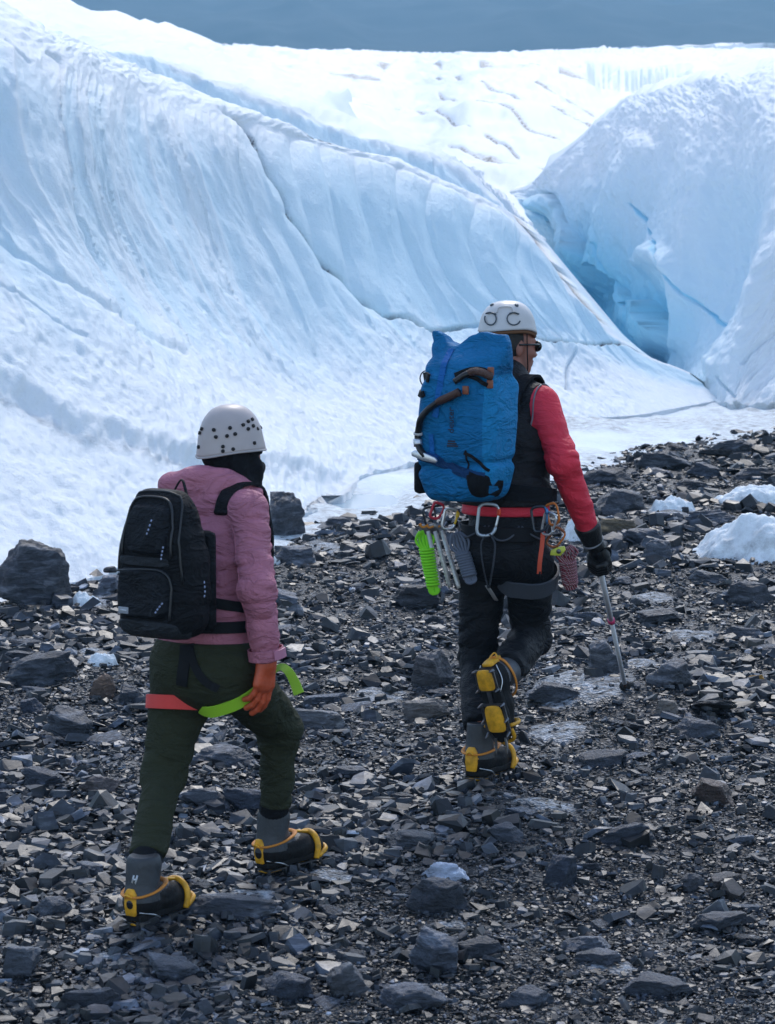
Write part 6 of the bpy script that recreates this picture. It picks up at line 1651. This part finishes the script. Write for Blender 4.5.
# ---------------------------------------------------------------- gear carried by the hiker with the blue pack
def axe(name_label, pts, head, grip_from, lift):
    """an ice axe lying on the pack: curved shaft, bound grip, metal head"""
    P_ = catmull([(x, z) for x, z in pts], 44); Q = [PK_W((x, PK_yf(x, z)+lift, z)) for x, z in P_]
    o = thing('ice_axe', Q[0], name_label, 'ice axe')
    k = int(44*grip_from)
    build('shaft', tube(Q[:k+1], .0160, 10, flat=.75), mat('black_axe_shaft', (.008, .008, .009), .4, vary=(30, .3)), o)
    build('grip', tube(Q[k:], np.interp(np.arange(44-k), [0, 3, 44-k-4, 44-k-1], [.016, .019, .018, .020]), 10, flat=.8), mat('brown_rubber_grip', (.075, .034, .024), .6, bump=(220, .5)), o)
    if head:
        B = PK_B; h = Q[0]; M = M_ALU
        hd = prism([(-.050, -.012), (.0, -.016), (.055, -.010), (.062, .0), (.05, .010), (.0, .014), (-.045, .012), (-.056, .0)], h+B[1]*.004, np.array([unit(B[0]-.25*B[2]), unit(B[2]+.25*B[0]), B[1]]), .010, .002)
        build('head', hd, M, o)
        b2 = build('band', tube(Q[6:10], .0175, 10), M, o); build('band', tube(Q[11:13], .0175, 10), mat('white_print', (.5, .5, .5), .5), o)
    return o
axe('black curved ice axe strapped diagonally across the blue pack', [(-.105, -.118), (-.140, -.070), (-.135, -.010), (-.105, .045), (-.055, .085), (.000, .108), (.045, .128)], True, .66, .020)
axe('second axe with brown grip sticking out high on the blue pack', [(.020, .165), (.055, .190), (.095, .205), (.130, .200), (.150, .188)], False, .35, .030)

def make_pole():
    grp, tip, top = MAN['grp'], MAN['tip'], MAN['top']; d = unit(tip-top); L_ = np.linalg.norm(tip-top)
    o = thing('trekking_pole', tip, 'silver trekking pole with a pink collar held in the black glove', 'trekking pole')
    MS = mat('silver_pole', (.78, .79, .82), .35, metal=.1, vary=(30, .06))
    a, b, c = top+d*.10, top+d*(L_*.46), tip-d*.085
    build('grip', tube([top-d*.02, top, top+d*.05, top+d*.13], [.012, .017, .015, .013], 12, n=14), M_BLACK, o)
    build('shaft', tube([a, b], .0112, 12), MS, o); build('lower_shaft', tube([b-d*.01, c], .0098, 12), MS, o)
    build('collar', tube([b-d*.018, b-d*.014, b+d*.010, b+d*.014], [.0125, .0155, .0155, .0125], 14), mat('pink_collar', (.60, .05, .16), .4), o)
    build('tip', tube([c-d*.01, c+d*.035, tip-d*.02, tip+d*.01], [.0085, .009, .005, .003], 10, n=12), mat('brown_tip', (.06, .028, .020), .6), o)
    build('basket', tube([c+d*.030, c+d*.036, c+d*.044], [.012, .026, .014], 16), M_SOLE, o)
    build('wrist_strap', tube(catmull([top, top+np.array((.03, -.02, .03)), grp+np.array((.04, -.035, .05)), grp+np.array((.028, -.045, -.01))], 24), .007, 6, flat=.3), M_BLACKW, o)
make_pole()

def hang(px, py, out=.03):
    """a point just outside the hiker's clothes under a pixel"""
    bf = MAN['bf']; a, b = ray(px, py); dd = unit((float(a), 1, float(b))); t = np.linspace(9.8, 11.6, 500)
    D = bf((np.array([0, 0, CZ])+t[:, None]*dd).astype(np.float32)); i = np.nonzero(D < out)[0]
    tt = t[i[0]] if len(i) else MAN['pel'][1]/dd[1]-.02
    return np.array([0, 0, CZ])+tt*dd
VW = mkframe((0, 1, 0), (0, 0, 1))
def carabiner(c, ang, h, w, r, m, label, gate=None, sleeve=None, yaw=0, group=None):
    """D-shaped snap link; c centre, ang degrees in its plane, yaw turns it about the vertical"""
    cy, sy = math.cos(R(yaw)), math.sin(R(yaw)); sx = np.array([cy, sy, 0]); up = np.array([0, 0, 1.0]); ca, sa = math.cos(R(ang)), math.sin(R(ang))
    ex, ez = sx*ca+up*sa, -sx*sa+up*ca
    pts = [(-.5, -.32), (-.42, -.46), (-.2, -.5), (.12, -.47), (.34, -.36), (.42, -.2), (.5, .22), (.46, .38), (.3, .48), (0, .5), (-.3, .48), (-.46, .40), (-.5, .28)]
    Q = np.array([np.asarray(c)+ex*w*x+ez*h*z for x, z in pts])
    o = thing('carabiner', np.asarray(c)-ez*h*.5, label, 'carabiner', group)
    ring = catmull(np.vstack([Q, Q[:1]]), 61)[:-1]; i0, i1 = 24, 35
    body = np.vstack([ring[i1:], ring[:i0]])
    build('body', tube(body, r, 8), m, o); build('gate', tube(ring[i0-1:i1+1], r*.78, 8), gate or M_ALU, o)
    if sleeve: build('gate_sleeve', tube(ring[i0+3:i1-2], r*1.35, 10), sleeve, o)
    return o
def cord_mat(n, base, alt=None):
    m = mat(n, base, .7, bump=(500, .35)); nt = m.node_tree
    if alt:
        w_ = nt.nodes.new('ShaderNodeTexWave'); w_.inputs['Scale'].default_value = 55; w_.inputs['Distortion'].default_value = 3; w_.bands_direction = 'DIAGONAL'
        tc = [q for q in nt.nodes if q.type == 'TEX_COORD'][0]; nt.links.new(tc.outputs['Object'], w_.inputs['Vector'])
        r_ = nt.nodes.new('ShaderNodeValToRGB'); r_.color_ramp.interpolation = 'CONSTANT'; r_.color_ramp.elements[0].color = (*base, 1); r_.color_ramp.elements[1].position = .6; r_.color_ramp.elements[1].color = (*alt, 1)
        nt.links.new(w_.outputs['Fac'], r_.inputs[0]); nt.links.new(r_.outputs[0], nt.nodes['Principled BSDF'].inputs['Base Color'])
    return m
def hank(top, bot, r_w, m, label, r=.0045, turns=12, loop=.35, flatness=.7):
    """a coil of cord: loops at the top, wrapped tightly round its own middle, a tail loop below"""
    top, bot = np.asarray(top, float), np.asarray(bot, float); ax = unit(bot-top); L_ = np.linalg.norm(bot-top); B = mkframe(ax, (0, -1, .1)); s, n_ = B[0], B[2]
    o = thing('cord_coil', bot, label, 'cord')
    w0 = top+ax*L_*loop; w1 = top+ax*L_*.88
    t = np.linspace(0, 1, turns*16); ph = t*turns*2*math.pi
    rw = r_w*(1-.12*t)
    build('wraps', tube([w0+(w1-w0)*a+b*(math.cos(p)*s+flatness*math.sin(p)*n_) for a, p, b in zip(t, ph, rw)], r, 7), m, o)
    lp = []
    for i, k in enumerate((-1.1, -.55, 0, .55, 1.1)):
        P_ = [w0+ax*.01+s*r_w*.30*k+n_*.004*i, w0-ax*L_*loop*.5+s*r_w*(.95*k+.25), top+s*r_w*.45*k+n_*.006*(i-2), w0-ax*L_*loop*.5+s*r_w*(.95*k-.35)-n_*.006, w0+ax*.012+s*r_w*.25*k-n_*.004*i]
        lp.append(tube(P_, r, 7, n=26))
    build('loops', join(*lp), m, o)
    lo = []
    for k in (-.6, 0, .6): lo.append(tube([w1-ax*.01+s*r_w*(k*.5-.3), w1+ax*L_*.07+s*r_w*(k*.4-.45), bot+s*r_w*k*.3, w1+ax*L_*.07+s*r_w*(k*.4+.45), w1-ax*.01+s*r_w*(k*.5+.3)], r, 7, n=22))
    build('tail_loops', join(*lo), m, o)
    return o
hank(hang(423, 531, .05), hang(435, 594, .06), .026, cord_mat('lime_cord', (.25, .78, .02)), 'neon green cord coil hanging from the harness', .0055, 13, .28)
hank(hang(456, 533, .05), hang(472, 583, .05), .027, cord_mat('grey_cord', (.115, .135, .18)), 'grey-blue cord coil hanging beside the metal ice screws', .0060, 9, .42)
hank(hang(566, 548, .06), hang(571, 589, .06), .030, cord_mat('red_white_cord', (.20, .012, .03), (.36, .25, .27)), 'dark red and white cord coil hanging behind the black glove', .0055, 8, .30)
def ice_screw(px0, py0, px1, py1, label):
    a, b = hang(px0, py0, .060), hang(px1, py1, .060); d = unit(b-a); L_ = np.linalg.norm(b-a)
    o = thing('ice_screw', b, label, 'ice screw', 'ice screws on the harness'); M = mat('screw_steel', (.58, .57, .54), .4, metal=.3, vary=(50, .15))
    P_ = [a, b-d*.012, b]; build('tube', tube(P_, [.0088, .0088, .007], 12), M, o)
    t = np.linspace(0, 1, 90); B = mkframe(d, (0, -1, 0)); build('thread', tube([a+d*L_*(.35+.6*q)+.0092*(math.cos(q*60)*B[0]+math.sin(q*60)*B[2]) for q in t], .0016, 5), M, o)
    build('hanger', prism([(-.013, -.012), (.013, -.012), (.018, .01), (.030, .016), (.024, .030), (-.006, .030), (-.016, .016)], a-.003*B[2], np.array([B[0], -d, B[2]]), .007, .001), M_STEEL, o)
    build('crank', tube([a-d*.02, a-d*.02+B[0]*.018, a-d*.034+B[0]*.026], .006, 8, n=10), M_ORA, o)
ice_screw(428, 531, 440, 588, 'ice screw hanging nearest the neon green cord')
ice_screw(435, 531, 450, 587, 'middle one of the three ice screws on the harness')
ice_screw(442, 531, 459, 588, 'ice screw hanging nearest the grey-blue cord coil')
carabiner(hang(450, 519, .045), -12, .080, .052, .0055, M_ALU, 'carabiner with a yellow gate above the grey-blue cord', mat('yellow_gate', (.80, .50, .02), .4), mat('yellow_gate_b', (.80, .50, .02), .4), 10)
carabiner(hang(488, 520, .045), -6, .122, .078, .0062, mat('light_grey_link', (.45, .52, .58), .35, metal=.5), 'largest silver carabiner hanging centred under the blue pack', M_ALU, mat('red_sleeve', (.70, .06, .02), .4), 8)
def sling():
    o = thing('sling', hang(489, 590, .03), 'grey sling hanging in a long loop from the largest silver carabiner', 'sling'); M = cloth('grey_sling', (.055, .062, .075), .7, 300, .3)
    p = [hang(x, y, .040) for x, y in ((486, 534), (481, 545), (483, 566), (488, 588))]; q = [hang(x, y, .034) for x, y in ((490, 534), (495, 545), (493, 566), (489, 588))]
    for z in (p, q): P_ = catmull(z, 24); build('strand', tube(P_, .0052, 6, flat=.5), M, o)
    P_ = catmull([hang(x, y, .03) for x, y in ((487, 586), (491, 592), (496, 600))], 12); build('bar_tack', tube(P_, .010, 6, flat=.4), mat('white_tacks', (.42, .42, .42), .7, bump=(200, .8)), o)
sling()
MBx = mat('dark_anodised', (.05, .06, .075), .3, metal=.7); MBu = mat('blue_anodised', (.05, .16, .34), .3, metal=.6); MOr = mat('orange_anodised', (.60, .17, .03), .4, metal=.3)
carabiner(hang(540, 519, .05), 8, .095, .060, .0055, MBx, 'dark carabiner with a blue gate on the right hip', MBu, MBu, -18)
carabiner(hang(549, 524, .06), -14, .088, .056, .0052, M_ALU, 'silver carabiner overlapping the dark one on the right hip', M_ALU, None, -40)
carabiner(hang(553, 514, .06), 20, .080, .050, .0050, MOr, 'orange carabiner highest in the bunch on the right hip', MOr, None, -30)
carabiner(hang(556, 538, .065), -30, .078, .050, .0050, mat('brown_anodised', (.28, .09, .035), .4, metal=.4), 'brownish-orange carabiner below the bunch beside the red forearm', MOr, None, -20)
carabiner(hang(430, 516, .05), 15, .070, .048, .0050, MBx, 'dark carabiner holding the ice screws at the left hip', MBx, None, 20)
carabiner(hang(437, 511, .055), -20, .062, .042, .0055, mat('red_anodised', (.55, .03, .06), .4, metal=.2), 'red carabiner under the left edge of the blue pack', mat('red_gate', (.55, .03, .06), .4), None, 10)
def quickdraw():
    o = thing('quickdraw_sling', hang(541, 575, .04), 'thin orange-red tape hanging from the dark carabiner', 'sling'); P_ = catmull([hang(x, y, .042) for x, y in ((543, 530), (542, 545), (540, 560), (539, 574))], 20)
    build('tape', ribbon(P_, np.tile((0.1, -1, 0.1), (20, 1)), .017, .003), mat('orange_red_tape', (.60, .075, .03), .6, bump=(300, .4)), o)
    P_ = [hang(540, 571, .04), hang(539, 577, .04)]; build('keeper', tube(P_, .010, 8, flat=.5), M_BLACKW, o)
quickdraw()
def yellow_tag():
    c = hang(558, 551, .06); B = mkframe((.15, 1, 0), (0, 0, 1)); o = thing('ascender', c, 'small yellow-green rope clamp above the red and white cord', 'rope clamp')
    build('plate', prism([(-.030, -.016), (.010, -.018), (.030, .004), (.026, .020), (.0, .016), (-.026, .004)], c, np.array([B[0], B[2], -B[1]]), .012, .003), mat('yellow_green_metal', (.52, .56, .06), .4, vary=(60, .2)), o)
    build('cam', tube([c+B[0]*.004-B[1]*.016, c+B[0]*.004-B[1]*.002], .009, 12), M_STEEL, o)
yellow_tag()
